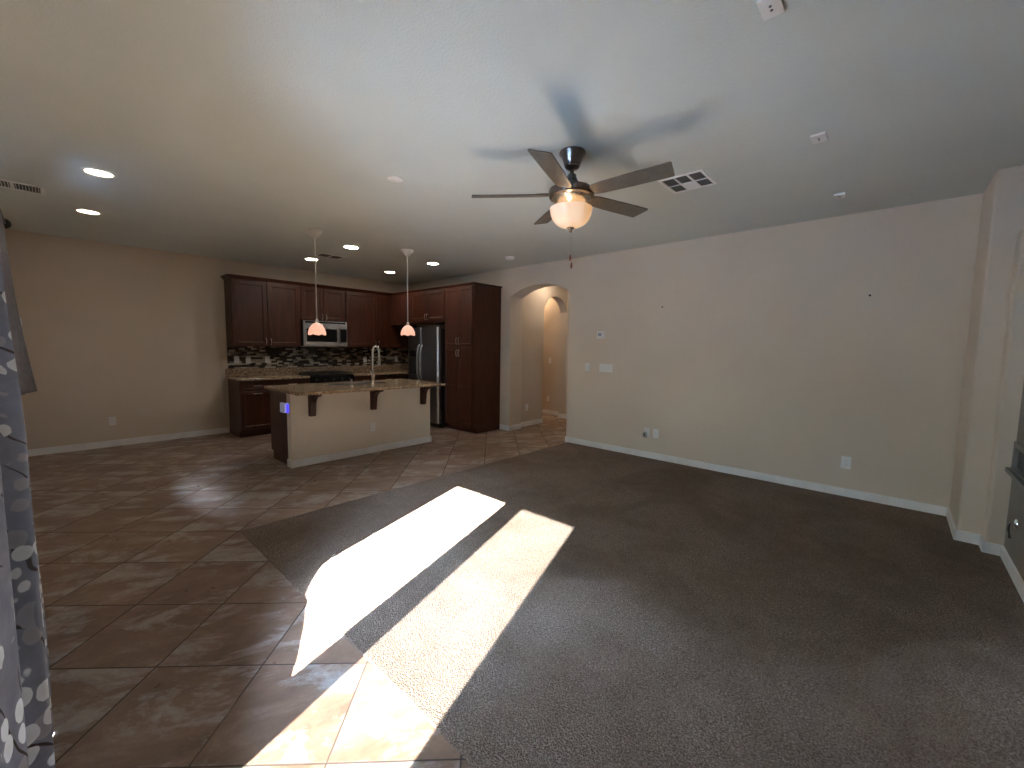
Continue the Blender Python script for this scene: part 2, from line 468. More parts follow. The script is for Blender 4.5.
# hall behind the arch
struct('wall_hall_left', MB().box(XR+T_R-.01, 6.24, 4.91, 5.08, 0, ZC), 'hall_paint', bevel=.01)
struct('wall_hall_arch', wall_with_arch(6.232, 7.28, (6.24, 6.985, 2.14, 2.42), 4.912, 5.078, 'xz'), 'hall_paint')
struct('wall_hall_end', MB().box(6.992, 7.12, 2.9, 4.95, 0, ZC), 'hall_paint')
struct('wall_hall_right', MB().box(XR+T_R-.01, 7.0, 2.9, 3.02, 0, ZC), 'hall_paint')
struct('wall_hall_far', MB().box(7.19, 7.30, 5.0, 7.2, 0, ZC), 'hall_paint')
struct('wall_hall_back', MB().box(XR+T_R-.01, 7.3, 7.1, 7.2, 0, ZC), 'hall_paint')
# baseboards
BB, BT = .088, .014
def bboard(name, segs):
    m = MB()
    for x0, x1, y0, y1 in segs: m.box(x0, x1, y0, y1, 0, BB)
    return struct(name, m, 'trim_white', bevel=.005)
bboard('baseboard_back', [(XL, 1.845, YB-BT, YB+.002)])
bboard('baseboard_left', [(XL-.002, XL+BT, DOOR[1]+.06, YB), (XL-.002, XL+BT, YN, DOOR[0]-.06)])
bboard('baseboard_right', [(XR-BT, XR+.002, -.432, ARCH[0]), (XR-BT, XR+T_R, ARCH[0]-.002, ARCH[0]+BT), (XR-BT, XR+.002, ARCH[1]-.0, 5.038), (XR-BT, XR+T_R, ARCH[1]-BT, ARCH[1]+.002)])
bboard('baseboard_near', [(4.60-BT, XR, -.434, -.432+BT), (4.60-BT, 4.602, -.562, -.432+BT), (4.455-BT, 4.60, -.564, -.562+BT), (4.455-BT, 4.457, YN, -.562+BT), (XL, 4.455, YN-.002, YN+BT)])
bboard('baseboard_hall', [(XR+T_R, 6.24+BT, 4.91-BT, 4.912), (6.985-BT, 6.994, 3.02, 5.08), (7.19-BT, 7.192, 5.08, 7.1)])
# outside: ground, with an added bounce slab and light blocker out of view
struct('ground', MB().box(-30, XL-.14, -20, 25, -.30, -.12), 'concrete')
struct('patio', MB().box(-2.8, XL-.13, 3.3, 8.0, -.13, -.11), 'bounce_concrete')  # added unseen slab, pale to bounce skylight through the dining window onto the ceiling
m = MB(); m.box(-22, -15, -30, -2.0, -.14, 8.9); m.box(-22, -15, -2.0, 12, -.14, 12.0)
struct('sun_block', m, 'sun_block_matte')  # added unseen mass, stepped to keep sun off the dining window only

# ---- patio door
def patio_door():
    y0, y1, z0, z1 = DOOR; x = XL-.07
    d = thing('door_1', 'white sliding patio door', 'door', (x, (y0+y1)/2, 0)); del d['label'], d['category']; d['kind'] = 'structure'
    m = MB(); f = .05
    m.box(x-.06, x+.06, y0, y0+f, 0, z1); m.box(x-.06, x+.06, y1-f, y1, 0, z1); m.box(x-.06, x+.06, y0+f, y1-f, z1-f, z1); m.box(x-.06, x+.06, y0+f, y1-f, 0, .03)
    part(d, 'door_frame', m, 'vinyl_white', bevel=.004)
    def panel(name, a, b, xx, sl, sr, tr):
        m = MB(); t = .018
        m.box(xx-t, xx+t, a, a+sl, .03, z1-f); m.box(xx-t, xx+t, b-sr, b, .03, z1-f); m.box(xx-t, xx+t, a+sl, b-sr, .03, .12); m.box(xx-t, xx+t, a+sl, b-sr, z1-f-tr, z1-f)
        p = part(d, name, m, 'vinyl_white', bevel=.003)
        part(d, 'pane', MB().box(xx-.003, xx+.003, a+sl-.005, b-sr+.005, .115, z1-f-tr+.004), 'window_glass', p)
        return p
    panel('fixed_panel', 1.335, y1-f+.01, x-.03, .125, .085, .014)
    p = panel('sliding_panel', y0+f-.01, 1.42, x+.02, .07, .14, .032)
    part(d, 'door_handle', MB().tube([(x+.038, .72, .95), (x+.075, .72, .97), (x+.075, .72, 1.15), (x+.038, .72, 1.17)], .009), 'brushed_nickel', p)
    s = part(d, 'insect_screen', MB().box(x-.0555, x-.0545, y0+f+.02, 1.33, .06, z1-f+.004), 'insect_screen')
patio_door()
# ---- dining window
def window():
    y0, y1, z0, z1 = WIN; x = XL-.08
    d = thing('window_1', '', '', (x, (y0+y1)/2, z0)); del d['label'], d['category']; d['kind'] = 'structure'
    m = MB(); f = .05
    for a, b, c, e in ((y0, y0+f, z0, z1), (y1-f, y1, z0, z1), (y0+f, y1-f, z0, z0+f), (y0+f, y1-f, z1-f, z1), ((y0+y1)/2-.03, (y0+y1)/2+.03, z0+f, z1-f)):
        m.box(x-.04, x+.04, a, b, c, e)
    part(d, 'window_frame', m, 'vinyl_white', bevel=.004)
    part(d, 'pane', MB().box(x-.003, x+.003, y0+f-.005, (y0+y1)/2-.025, z0+f-.005, z1-f+.005), 'window_glass')
    part(d, 'pane', MB().box(x-.003, x+.003, (y0+y1)/2+.025, y1-f+.005, z0+f-.005, z1-f+.005), 'window_glass')
window()

# ================================================================== CURTAINS
def sheet(rows, width=None):
    """rows: list of lists of points -> grid mesh with arc-length uv"""
    m = MB(); n = len(rows[0]); m.uv = []
    vs = []; fs = []
    for r in rows:
        u = 0
        for i, p in enumerate(r):
            if i: u += (Vector(p)-Vector(r[i-1])).length
            vs.append(p); m.uv.append((u if width is None else width*i/(n-1), p[2]))
    for j in range(len(rows)-1):
        for i in range(n-1): fs.append((j*n+i, j*n+i+1, (j+1)*n+i+1, (j+1)*n+i))
    m.add(vs, fs); m.smooth = True
    return m
def patio_curtain():
    t = thing('floral_curtain', 'floor-length grey curtain with white blossoms and dark twigs at the left edge', 'curtain', (-.2, 2.2, 0))
    rows = []; K = 240
    def sst(v, a, b): v = min(1, max(0, (v-a)/(b-a))); return v*v*(3-2*v)
    for j in range(65):
        z = .003+(2.16-.003)*j/64
        kn, kz = sst(z, .50, .92), sst(z, .12, .90)
        yn = 1.45+.77*kn                                      # leading edge, flared towards the door below
        y1 = 1.78+.51*kz; y2 = 1.93+.43*kz; yf = 2.80         # first and second fold crests, far end
        yn = min(yn, y1-.06)
        top = sst(z, 1.05, 1.7)
        x1 = -(.064+.004*top)*y1; x2 = -(.0360+.009*top)*y2
        row = []
        for i in range(K+1):
            s = i/K
            if s < .25:
                q = s/.25; y = yn+(y1-yn)*q; x = (XL+.06)+(x1-XL-.06)*sst(q, 0, 1)+.012*math.sin(2*PI*2*q)*math.sin(PI*q)
            elif s < .42:
                q = (s-.25)/.17; y = y1+(y2-y1)*q; x = x1+(x2-x1)*q-.085*math.sin(PI*q)**1.5
            else:
                q = (s-.42)/.58; y = y2+(yf-y2)*q; x = x2-.02*q-.10*(.5-.5*math.cos(2*PI*3.5*q))
            row.append((max(x, XL+.03), y, z))
        rows.append(row)
    part(t, 'panel', sheet(rows, 1.7), 'curtain_floral', solid=.004)
    # cord of the tieback, sagging into the door opening
    pts = [(-.31+.02*math.sin(a), 2.30-.195*math.sin(a)+.0, 1.02-.10*a/PI-.05*math.sin(a)) for a in [PI*i/14 for i in range(15)]]
    part(t, 'tieback', MB().tube(pts, .006, 8), 'curtain_lining')
    r = thing('curtain_rod', 'black curtain rod over the patio door, holding the floral curtain', 'curtain rod', (-.22, 1.6, 2.18))
    part(r, 'rod', MB().tube([(-.13, .35, 2.19), (-.13, 2.84, 2.19)], .011), 'rod_black')
    part(r, 'finial', MB().tube([(-.13, 2.838, 2.19), (-.13, 2.87, 2.19), (-.13, 2.90, 2.19)], [.012, .024, .016], 12), 'rod_black')
    for y in (.45, 2.81):
        part(r, 'bracket', MB().box(XL+.001, -.119, y-.01, y+.01, 2.176, 2.204), 'rod_black')
patio_curtain()
def dining_curtain():
    t = thing('short_grey_curtain', 'short plain grey curtain swept out at its hem, behind the floral curtain', 'curtain', (-.2, 5.2, 1.0))
    rows = []
    for j in range(31):
        q = j/30; z = .99+(2.335-.99)*q
        tip = 5.28
        row = []
        xe = -.205+.10*(1-q)**1.6                       # free edge flares into the room
        for i in range(181):
            s = i/180; y = 4.20+(tip-4.20)*s
            x = -.215+(xe+.215)*s**5+.022*math.sin(2*PI*9*s)*(1-s**3)
            row.append((x, y, z+.02*s*(1-q)))
        rows.append(row)
    part(t, 'panel', sheet(rows), 'curtain_lining', solid=.004)
    r = thing('curtain_rod', 'black curtain rod with ball finial on the far left wall above the short grey curtain', 'curtain rod', (-.205, 4.4, 2.35))
    part(r, 'rod', MB().tube([(-.205, 4.05, 2.36), (-.205, 5.29, 2.36)], .011), 'rod_black')
    part(r, 'finial', MB().tube([(-.205, 5.285, 2.36), (-.205, 5.30, 2.36), (-.205, 5.325, 2.36), (-.205, 5.35, 2.36), (-.205, 5.36, 2.36)], [.014, .033, .04, .033, .01], 14), 'rod_black')
    for y in (4.12, 5.24):
        part(r, 'bracket', MB().box(XL+.001, -.196, y-.01, y+.01, 2.346, 2.374), 'rod_black')
dining_curtain()

# ================================================================== KITCHEN
def handle(t, T, u, z, parent, vertical=True, L=.10, out=0):
    """bow pull, local frame T"""
    m = MB(T); pts = []
    for i in range(9):
        a = PI*i/8; d = -L/2*math.cos(a); o = .026*math.sin(a)**.7 if 0 < i < 8 else 0
        pts.append((u, out+o, z+d) if vertical else (u+d, out+o, z))
    m.tube(pts, [.006]+[.0045]*7+[.006], 8)
    return part(t, 'handle', m, 'brushed_nickel', parent)
def cab_doors(t, T, us, z0, z1, handles, gap=.003, mat='cherry_wood', hlen=.10):
    """us: door edges [(u0,u1),...]; handles: [(du from the door side, z)]"""
    for (a, b), hd in zip(us, handles):
        p = part(t, 'door', MB(T).panel_door(a+gap, b-gap, z0+gap, z1-gap, .001), mat)
        if hd: handle(t, T, hd[0], hd[1], p, True, hlen, .021)
UT = 2.425
yU = YB-.33
def upper(name, label, x0, x1, z0, seam, hz, end_left=False, filler=0):
    t = thing(name, label, 'cabinet', (x0, YB-.17, z0))
    part(t, 'body', MB().box(x0+.001, x1-.001, yU, YB-.002, z0, UT), 'cherry_wood_side', bevel=.002)
    T = FB(0, yU)
    a = x0+.012; b = x1-.012-filler
    cab_doors(t, T, [(a, seam), (seam, b)], z0+.008, UT-.012, [(seam-.035, hz), (seam+.035, hz)])
    m = MB()   # crown moulding
    pr = [(0, 0), (.012, .004), (.020, .018), (.036, .034), (.042, .05), (0, .05)]
    vs = []
    if end_left:
        a_ = [(x0-o, yU-.002-o, UT-.002+h) for o, h in pr]; b_ = [(x1, yU-.002-o, UT-.002+h) for o, h in pr]; c_ = [(x0-o, YB-.002, UT-.002+h) for o, h in pr]
        n = len(pr); m.add(c_+a_+b_, [(i, (i+1) % n, n+(i+1) % n, n+i) for i in range(n)]+[(n+i, n+(i+1) % n, 2*n+(i+1) % n, 2*n+i) for i in range(n)]+[tuple(range(n)), tuple(range(3*n-1, 2*n-1, -1))])
    else:
        a_ = [(x0, yU-.002-o, UT-.002+h) for o, h in pr]; b_ = [(x1, yU-.002-o, UT-.002+h) for o, h in pr]
        n = len(pr); m.add(a_+b_, [(i, (i+1) % n, n+(i+1) % n, n+i) for i in range(n)]+[tuple(range(n)), tuple(range(2*n-1, n-1, -1))])
    part(t, 'crown_moulding', m, 'cherry_wood')
    return t
upper('wall_cabinet', 'dark cherry two-door wall cabinet left of the microwave', 1.868, 2.875, 1.385, 2.365, 1.47, True)
upper('wall_cabinet', 'short dark cherry two-door wall cabinet directly above the microwave', 2.875, 3.665, 1.842, 3.27, 1.915)
upper('wall_cabinet', 'dark cherry two-door wall cabinet between the microwave and the refrigerator', 3.665, XR-.003, 1.385, 4.285, 1.47, False, .33)

# over-the-range microwave
def microwave():
    t = thing('microwave', 'stainless steel over-the-range microwave with black glass door under the short cabinet', 'microwave', (3.26, YB-.2, 1.405))
    x0, x1, z0, z1 = 2.885, 3.65, 1.405, 1.838; yf = YB-.40
    part(t, 'body', MB().box(x0, x1, yf, YB-.002, z0, z1), 'black_satin', bevel=.004)
    T = FB(x0, yf, z0); W = x1-x0; Hh = z1-z0
    part(t, 'vent_grille', MB(T).box(.0, W, 0, .022, Hh-.045, Hh), 'stainless_steel', bevel=.003)
    part(t, 'vent_slot', MB(T).box(.03, W-.03, .0225, .0245, Hh-.036, Hh-.008), 'black_gloss')
    d = MB(T)     # door frame with a window opening
    dw = W-.145
    d.box(0, .05, 0, .028, 0, Hh-.047); d.box(dw-.045, dw, 0, .028, 0, Hh-.047); d.box(.05, dw-.045, 0, .028, 0, .075); d.box(.05, dw-.045, 0, .028, Hh-.047-.085, Hh-.047)
    dd = part(t, 'door', d, 'stainless_steel', bevel=.003)
    part(t, 'window', MB(T).box(.045, dw-.04, .005, .024, .07, Hh-.127), 'black_gloss', dd)
    hp = [(dw-.022, .028, .06), (dw-.022, .062, .075), (dw-.022, .07, Hh/2-.02), (dw-.022, .062, Hh-.115), (dw-.022, .028, Hh-.10)]
    part(t, 'handle', MB(T).tube(hp, .011), 'chrome', dd)
    c = MB(T); c.box(dw+.002, W, 0, .026, 0, Hh-.047)
    cp = part(t, 'control_panel', c, 'stainless_steel', bevel=.003)
    part(t, 'touchpad', MB(T).box(dw+.014, W-.014, .0255, .028, .075, Hh-.125), 'black_gloss', cp)
microwave()

CT = .905; CTH = .032
def base_unit(name, label, x0, x1, left_end=False, drawers=1, doors=1, fake=False):
    yF = YB-.60
    t = thing(name, label, 'cabinet', ((x0+x1)/2, YB-.3, 0))
    m = MB(); m.box(x0+.001, x1-.001, yF, YB-.002, .10, CT-CTH); m.box(x0+.001, x1-.001, yF+.07, YB-.002, 0, .10)
    part(t, 'body', m, 'cherry_wood_side', bevel=.002)
    T = FB(0, yF)
    w = (x1-x0)/doors
    for k in range(doors):
        a, b = x0+w*k+.008, x0+w*(k+1)-.008
        d = part(t, 'drawer', MB(T).panel_door(a, b, CT-CTH-.155, CT-CTH-.012, .001, rail=.03, rec=.005), 'cherry_wood')
        handle(t, T, (a+b)/2, CT-CTH-.085, d, False, .11, .021)
        p = part(t, 'door', MB(T).panel_door(a, b, .112, CT-CTH-.165, .001), 'cherry_wood')
        handle(t, T, (a+b)/2 if doors == 1 else (b-.04 if k == 0 else a+.04), CT-CTH-.205 if doors == 1 else CT-CTH-.24, p, doors == 1 and False or doors > 1, .11, .021)
    return t
base_unit('base_cabinet', 'dark cherry base cabinet at the left end of the kitchen counter, drawer over door', 1.862, 2.35)
base_unit('base_cabinet', 'dark cherry base cabinet beside the range on its left, half hidden by the island', 2.35, 2.885)
base_unit('base_cabinet', 'dark cherry base cabinet right of the range, hidden behind the island top', 3.66, 4.60, doors=2)
# back worktop, in two runs with the range between, and its upstand
t = thing('worktop', 'speckled brown granite worktop along the back wall under the mosaic tiles', 'worktop', (3.3, YB-.32, CT-CTH))
m = MB(); m.prism([(1.835, YB-.002), (2.886, YB-.002), (2.886, YB-.645), (1.87, YB-.645), (1.835, YB-.60)], CT-CTH, CT, 'xy'); m.box(3.658, XR-.002, YB-.645, YB-.002, CT-CTH, CT); m.box(2.886, 3.658, YB-.05, YB-.002, CT-CTH, CT)
part(t, 'slab', m, 'granite', bevel=.006)
part(t, 'upstand', MB().box(1.838, XR-.002, YB-.022, YB-.002, CT, 1.03), 'granite', bevel=.002)
tag(obj('mosaic_backsplash', MB().box(1.872, XR-.002, YB-.010, YB-.001, 1.031, 1.385), 'mosaic_tile'), 'brown and cream mosaic tile backsplash under the wall cabinets', 'backsplash')
def kitchen_range():
    t = thing('range', 'black-topped cooking range with stainless front set into the back worktop', 'stove', (3.272, YB-.35, 0))
    x0, x1 = 2.89, 3.654; yf = YB-.64
    part(t, 'body', MB().box(x0, x1, yf+.02, YB-.052, .03, CT), 'black_satin', bevel=.003)
    part(t, 'cooktop', MB().box(x0-.001, x1+.001, yf+.0, YB-.051, CT+.0005, CT+.012), 'black_gloss', bevel=.004)
    for gx in (x0+.20, x1-.20):
        g = MB()
        for yy in (yf+.06, yf+.31, YB-.1): g.box(gx-.17, gx+.17, yy-.006, yy+.006, CT+.030, CT+.042)
        for xx in (gx-.165, gx, gx+.165): g.box(xx-.006, xx+.006, yf+.06, YB-.1, CT+.030, CT+.042)
        for xx in (gx-.165, gx+.165):
            for yy in (yf+.06, YB-.1): g.box(xx-.006, xx+.006, yy-.006, yy+.006, CT+.012, CT+.031)
        part(t, 'grate', g, 'black_iron')
        for yy in (yf+.18, YB-.23):
            part(t, 'burner', MB().lathe([(.045, CT+.0125), (.045, CT+.022), (.03, CT+.027), (.001, CT+.027)], (gx, yy, 0), 20), 'black_iron')
    T = FB(x0, yf+.02); W = x1-x0
    p = part(t, 'control_strip', MB(T).box(0, W, 0, .035, .775, CT-.004), 'black_gloss', bevel=.004)
    for k in range(5):
        c = T(Vector((.09+k*(W-.18)/4, .035, .838)))
        part(t, 'knob', MB().tube([c, c+Vector((0, -.03, 0))], [.02, .017], 14), 'black_satin', p)
    d = part(t, 'oven_door', MB(T).box(.004, W-.004, 0, .04, .20, .765), 'stainless_steel', bevel=.005)
    part(t, 'oven_window', MB(T).box(.11, W-.11, .0405, .043, .32, .62), 'black_gloss', d)
    part(t, 'oven_handle', MB(T).tube([(.06, .04, .715), (.07, .085, .72), (W-.07, .085, .72), (W-.06, .04, .715)], .011), 'chrome', d)
    part(t, 'warming_drawer', MB(T).box(.004, W-.004, 0, .038, .05, .19), 'stainless_steel', bevel=.005)
kitchen_range()

# pantry, over-fridge cabinet, refrigerator on the right wall
XP = 4.60
def crown_x(t, y0, y1, near_end):
    pr = [(0, 0), (.012, .004), (.018, .014), (.026, .024), (.03, .034), (0, .034)]; n = len(pr); m = MB()
    if near_end:
        a = [(XP-.002-o, y1, UT-.002+h) for o, h in pr]; b = [(XP-.002-o, y0-o, UT-.002+h) for o, h in pr]; c = [(XR-.003, y0-o, UT-.002+h) for o, h in pr]
        m.add(a+b+c, [(i, (i+1) % n, n+(i+1) % n, n+i) for i in range(n)]+[(n+i, n+(i+1) % n, 2*n+(i+1) % n, 2*n+i) for i in range(n)]+[tuple(range(n)), tuple(range(3*n-1, 2*n-1, -1))])
    else:
        a = [(XP-.002-o, y1, UT-.002+h) for o, h in pr]; b = [(XP-.002-o, y0, UT-.002+h) for o, h in pr]
        m.add(a+b, [(i, (i+1) % n, n+(i+1) % n, n+i) for i in range(n)]+[tuple(range(n)), tuple(range(2*n-1, n-1, -1))])
    part(t, 'crown_moulding', m, 'cherry_wood')
def pantry():
    y0, y1 = 5.045, 5.775
    t = thing('pantry_cabinet', 'tall dark cherry pantry cabinet with four doors between the refrigerator and the archway', 'cabinet', (4.9, 5.41, 0))
    m = MB(); m.box(XP, XR-.003, y0, y1, .09, UT); m.box(XP+.06, XR-.003, y0, y1, 0, .09); 
    part(t, 'body', m, 'cherry_wood_side', bevel=.002)
    T = FR(XP, y1)                               # u runs from y1 towards y0
    W = y1-y0; s = W/2-.005; zb = 1.425
    for z0, z1, hz, hasrail in ((zb, UT-.012, zb+.10, False), (.10, zb, zb-.10, True)):
        for k, (a, b) in enumerate(((.012, s), (s, W-.022))):
            d = MB(T).panel_door(a+.002, b-.002, z0+.003, z1-.003, .001, rail=.052)
            p = part(t, 'door', d, 'cherry_wood')
            if hasrail:
                part(t, 'rail', MB(T).box(a+.05, b-.05, .012, .0208, .705, .775), 'cherry_wood', p, bevel=.003)
            handle(t, T, s-.028 if k == 0 else s+.028, hz, p, True, .11, .021)
    crown_x(t, y0, y1, True)
pantry()
def over_fridge():
    y0, y1 = 5.777, yU-.001; z0 = 1.845
    t = thing('wall_cabinet', 'dark cherry two-door cabinet above the refrigerator', 'cabinet', (4.9, 6.3, z0))
    part(t, 'body', MB().box(XP, XR-.335, y0, y1, z0, UT), 'cherry_wood_side', bevel=.002)
    T = FR(XP, y1-.62); W = y1-.62-y0
    yA = 6.79; T = FR(XP, yA); W = yA-y0; s = W/2-.005
    cab_doors(t, T, [(.008, s), (s, W-.015)], z0+.03, UT-.012, [(s-.03, z0+.11), (s+.03, z0+.11)])
    crown_x(t, y0, y1-.045, False)
over_fridge()
def fridge():
    y0, y1 = 5.80, 6.70; zt = 1.765; xf = 4.45; xd = 4.53
    t = thing('refrigerator', 'dark stainless side-by-side refrigerator with water dispenser beside the pantry cabinet', 'refrigerator', (4.85, 6.25, 0))
    m = MB(); m.box(xd+.002, XR-.02, y0+.006, y1-.006, .04, zt-.02)
    for fx in (xd+.05, XR-.08):
        for fy in (y0+.05, y1-.05): m.box(fx-.02, fx+.02, fy-.02, fy+.02, 0, .04)
    part(t, 'body', m, 'black_satin', bevel=.006)
    part(t, 'toe_grille', MB().box(xd-.03, xd+.004, y0+.02, y1-.02, .015, .075), 'black_satin', bevel=.003)
    part(t, 'hinge_cover', MB().box(xd-.04, xd+.05, y0+.02, y0+.09, zt-.002, zt+.016), 'black_satin', bevel=.004)
    ys = 6.278
    def dpoly(a, b, r=.035, n=6):           # door section with rounded outer corners, (x, y)
        p = [(xd, a)]
        p += [(xf+r-r*math.sin(q), a+r-r*math.cos(q)) for q in [PI/2*i/n for i in range(n+1)]]
        p += [(xf+r-r*math.cos(q), b-r+r*math.sin(q)) for q in [PI/2*i/n for i in range(n+1)]]
        return p+[(xd, b)]
    dr = MB().prism(dpoly(y0, ys-.004), .085, zt, 'xy'); dr.smooth = True
    dr = part(t, 'fridge_door', dr, 'dark_stainless')
    fz = MB().prism(dpoly(ys+.004, y1), .085, zt, 'xy'); fz.smooth = True
    fz = part(t, 'freezer_door', fz, 'dark_stainless')
    r = .035; ring = [(xf+r-(r+o)*math.cos(q), y0+r-(r+o)*math.sin(q)) for o, qs in ((.0012, range(0, 8)), (-.002, range(7, -1, -1))) for q in [PI/2*i/8 for i in qs]]
    sm = MB().prism(ring, .09, zt-.004, 'xy'); sm.smooth = True
    part(t, 'edge_glint', sm, 'stainless_steel', dr)  # brighter steel strip stands in for the reflection on the rounded edge
    for nm, yy, dd in (('freezer_handle', ys+.045, fz), ('fridge_handle', ys-.045, dr)):
        part(t, 'handle', MB().tube([(xf+.004, yy, .80), (xf-.03, yy, .83), (xf-.055, yy, .95), (xf-.06, yy, 1.12), (xf-.055, yy, 1.30), (xf-.03, yy, 1.42), (xf+.004, yy, 1.45)], .013, 12), 'stainless_steel', dd)
    dp = MB(); a, b = ys+.12, y1-.06
    dp.box(xf-.004, xf+.003, a, a+.02, .93, 1.36); dp.box(xf-.004, xf+.003, b-.02, b, .93, 1.36); dp.box(xf-.004, xf+.003, a+.02, b-.02, .93, .955); dp.box(xf-.004, xf+.003, a+.02, b-.02, 1.24, 1.36)
    q = part(t, 'dispenser', dp, 'black_gloss', fz, bevel=.003)
    part(t, 'dispenser_recess', MB().box(xf-.0015, xf+.002, a+.018, b-.018, .95, 1.245), 'black_satin', fz)
fridge()

# ================================================================== ISLAND
IX0, IX1, IY0 = 1.805, 3.765, 5.085
def island():
    t = thing('kitchen_island', 'cream-painted kitchen island with dark cherry end panel, brackets and white baseboard', 'kitchen island', (2.8, 5.4, 0))
    part(t, 'knee_wall', MB().box(IX0, IX1, IY0, IY0+.115, 0, CT-CTH), 'island_paint', bevel=.006)
    m = MB(); m.box(IX0-BT, IX1+BT, IY0-BT, IY0+.002, 0, BB); m.box(IX0-BT, IX0+.002, IY0-BT, IY0+.115, 0, BB); m.box(IX1-.002, IX1+BT, IY0-BT, IY0+.115, 0, BB)
    part(t, 'baseboard', m, 'trim_white', bevel=.005)
    m = MB()
    for xa, xb, ht in ((IX0+.006, 2.40, CT-CTH), (2.40, 3.22, .66), (3.22, IX1-.006, CT-CTH)):
        m.prism([(IY0+.117, 0), (IY0+.62, 0), (IY0+.62, .10), (IY0+.69, .10), (IY0+.69, ht), (IY0+.117, ht)], xa, xb, 'yz')
    m.box(2.40, 3.22, IY0+.672, IY0+.69, .66, CT-CTH)
    part(t, 'cabinet', m, 'cherry_wood_side', bevel=.003)
    # doors on the far side
    T = lambda p: Vector((IX1-p.x, IY0+.69+p.y, p.z))
    n = 4; w = (IX1-IX0-.03)/n
    for k in range(n):
        d = part(t, 'door', MB(T).panel_door(.015+w*k+.004, .015+w*(k+1)-.004, .115, CT-CTH-.02, .001), 'cherry_wood')
        handle(t, T, .015+w*k+(w-.045 if k % 2 == 0 else .045), CT-CTH-.12, d, True, .10, .021)
    for cx in (2.035, 2.825, 3.615):
        c = MB(); prof = []
        L, D = .285, .235                      # drop on the wall, reach under the top
        top = CT-CTH-.001
        prof = [(IY0-.001, top), (IY0-D, top), (IY0-D, top-.028)]
        for i in range(9):                     # ogee: concave sweep, then straight shank
            a = PI/2*i/8
            prof.append((IY0-.075-(D-.10)*(1-math.sin(a)), top-.038-.115*(1-math.cos(a))))
        prof += [(IY0-.068, top-.20), (IY0-.058, top-L), (IY0-.001, top-L)]
        c.prism(prof, cx-.0325, cx+.0325, 'yz')
        part(t, 'corbel', c, 'cherry_wood', bevel=.002)
island()
def island_top():
    t = thing('island_worktop', 'speckled brown granite island top overhanging the brackets', 'worktop', (2.8, 5.2, CT-CTH))
    x0, x1, y0, y1 = IX0-.03, IX1+.03, IY0-.33, 5.86
    sx0, sx1, sy0, sy1 = 2.42, 3.20, 5.30, 5.72
    m = MB(); m.box(x0, sx0, y0, y1, CT-CTH, CT); m.box(sx1, x1, y0, y1, CT-CTH, CT); m.box(sx0, sx1, y0, sy0, CT-CTH, CT); m.box(sx0, sx1, sy1, y1, CT-CTH, CT)
    part(t, 'slab', m, 'granite')
    s = thing('sink', 'stainless sink sunk into the island top behind the faucet', 'sink', (2.81, 5.51, CT-.2))
    k = MB(); k.box(sx0+.001, sx0+.006, sy0+.001, sy1-.001, CT-.2, CT-.004); k.box(sx1-.006, sx1-.001, sy0+.001, sy1-.001, CT-.2, CT-.004)
    k.box(sx0+.006, sx1-.006, sy0+.001, sy0+.006, CT-.2, CT-.004); k.box(sx0+.006, sx1-.006, sy1-.006, sy1-.001, CT-.2, CT-.004); k.box(sx0+.001, sx1-.001, sy0+.001, sy1-.001, CT-.206, CT-.2)
    part(s, 'basin', k, 'stainless_steel')
    part(s, 'drain', MB().lathe([(.045, CT-.1995), (.04, CT-.196), (.001, CT-.196)], (2.81, 5.51, 0), 20), 'chrome')
    part(s, 'divider', MB().box(2.80, 2.82, sy0+.006, sy1-.006, CT-.2, CT-.04), 'stainless_steel')
    f = thing('faucet', 'chrome gooseneck spring faucet standing on the island top', 'faucet', (2.92, 5.235, CT))
    fx, fy = 2.925, 5.235
    part(f, 'base', MB().lathe([(.030, CT+.0005), (.030, CT+.006), (.024, CT+.012), (.023, CT+.10), (.026, CT+.104), (.026, CT+.145), (.016, CT+.152), (.014, CT+.17)], (fx, fy, 0), 24), 'chrome')
    R = .066; top = CT+.445; dx, dy = .93, .3676
    pts = [(fx, fy, CT+.165), (fx, fy, top)]
    pts += [(fx+dx*(R-R*math.cos(a)), fy+dy*(R-R*math.cos(a)), top+R*math.sin(a)) for a in [PI*i/12 for i in range(1, 13)]]
    e = pts[-1]; pts.append((e[0], e[1], top-.05))
    part(f, 'spout', MB().tube(pts, .0125, 14), 'chrome')
    sp = []
    base = [Vector(p) for p in pts]; L = [0]
    for i in range(1, len(base)): L.append(L[-1]+(base[i]-base[i-1]).length)
    for i in range(500):
        d = L[-1]*(.18+.82*i/499)
        k = max(j for j in range(len(L)) if L[j] <= d+1e-9); k = min(k, len(L)-2)
        q = base[k].lerp(base[k+1], (d-L[k])/(L[k+1]-L[k])); tg = (base[k+1]-base[k]).normalized()
        a_ = tg.cross(Vector((-dy, dx, 0))).normalized(); b_ = Vector((-dy, dx, 0))
        an = i*.62; sp.append(q+.0165*(math.cos(an)*a_+math.sin(an)*b_))
    part(f, 'spring', MB().tube(sp, .0022, 5), 'chrome')
    part(f, 'spray_head', MB().lathe([(.014, top-.045), (.018, top-.06), (.020, top-.16), (.023, top-.175), (.021, top-.19), (.001, top-.19)], (e[0], e[1], 0), 20), 'chrome')
    part(f, 'support_arm', MB().tube([(fx, fy, CT+.235), (fx+dx*R, fy+dy*R, CT+.238), (e[0], e[1], CT+.24)], .006, 8), 'chrome')
    part(f, 'lever', MB().tube([(fx-.02, fy-.012, CT+.125), (fx-.05, fy-.03, CT+.135), (fx-.055, fy-.03, CT+.19)], [.008, .007, .005], 10), 'chrome')
    d = thing('soap_dispenser', 'small metal soap dispenser left of the faucet on the island top', 'soap dispenser', (2.605, 5.2, CT))
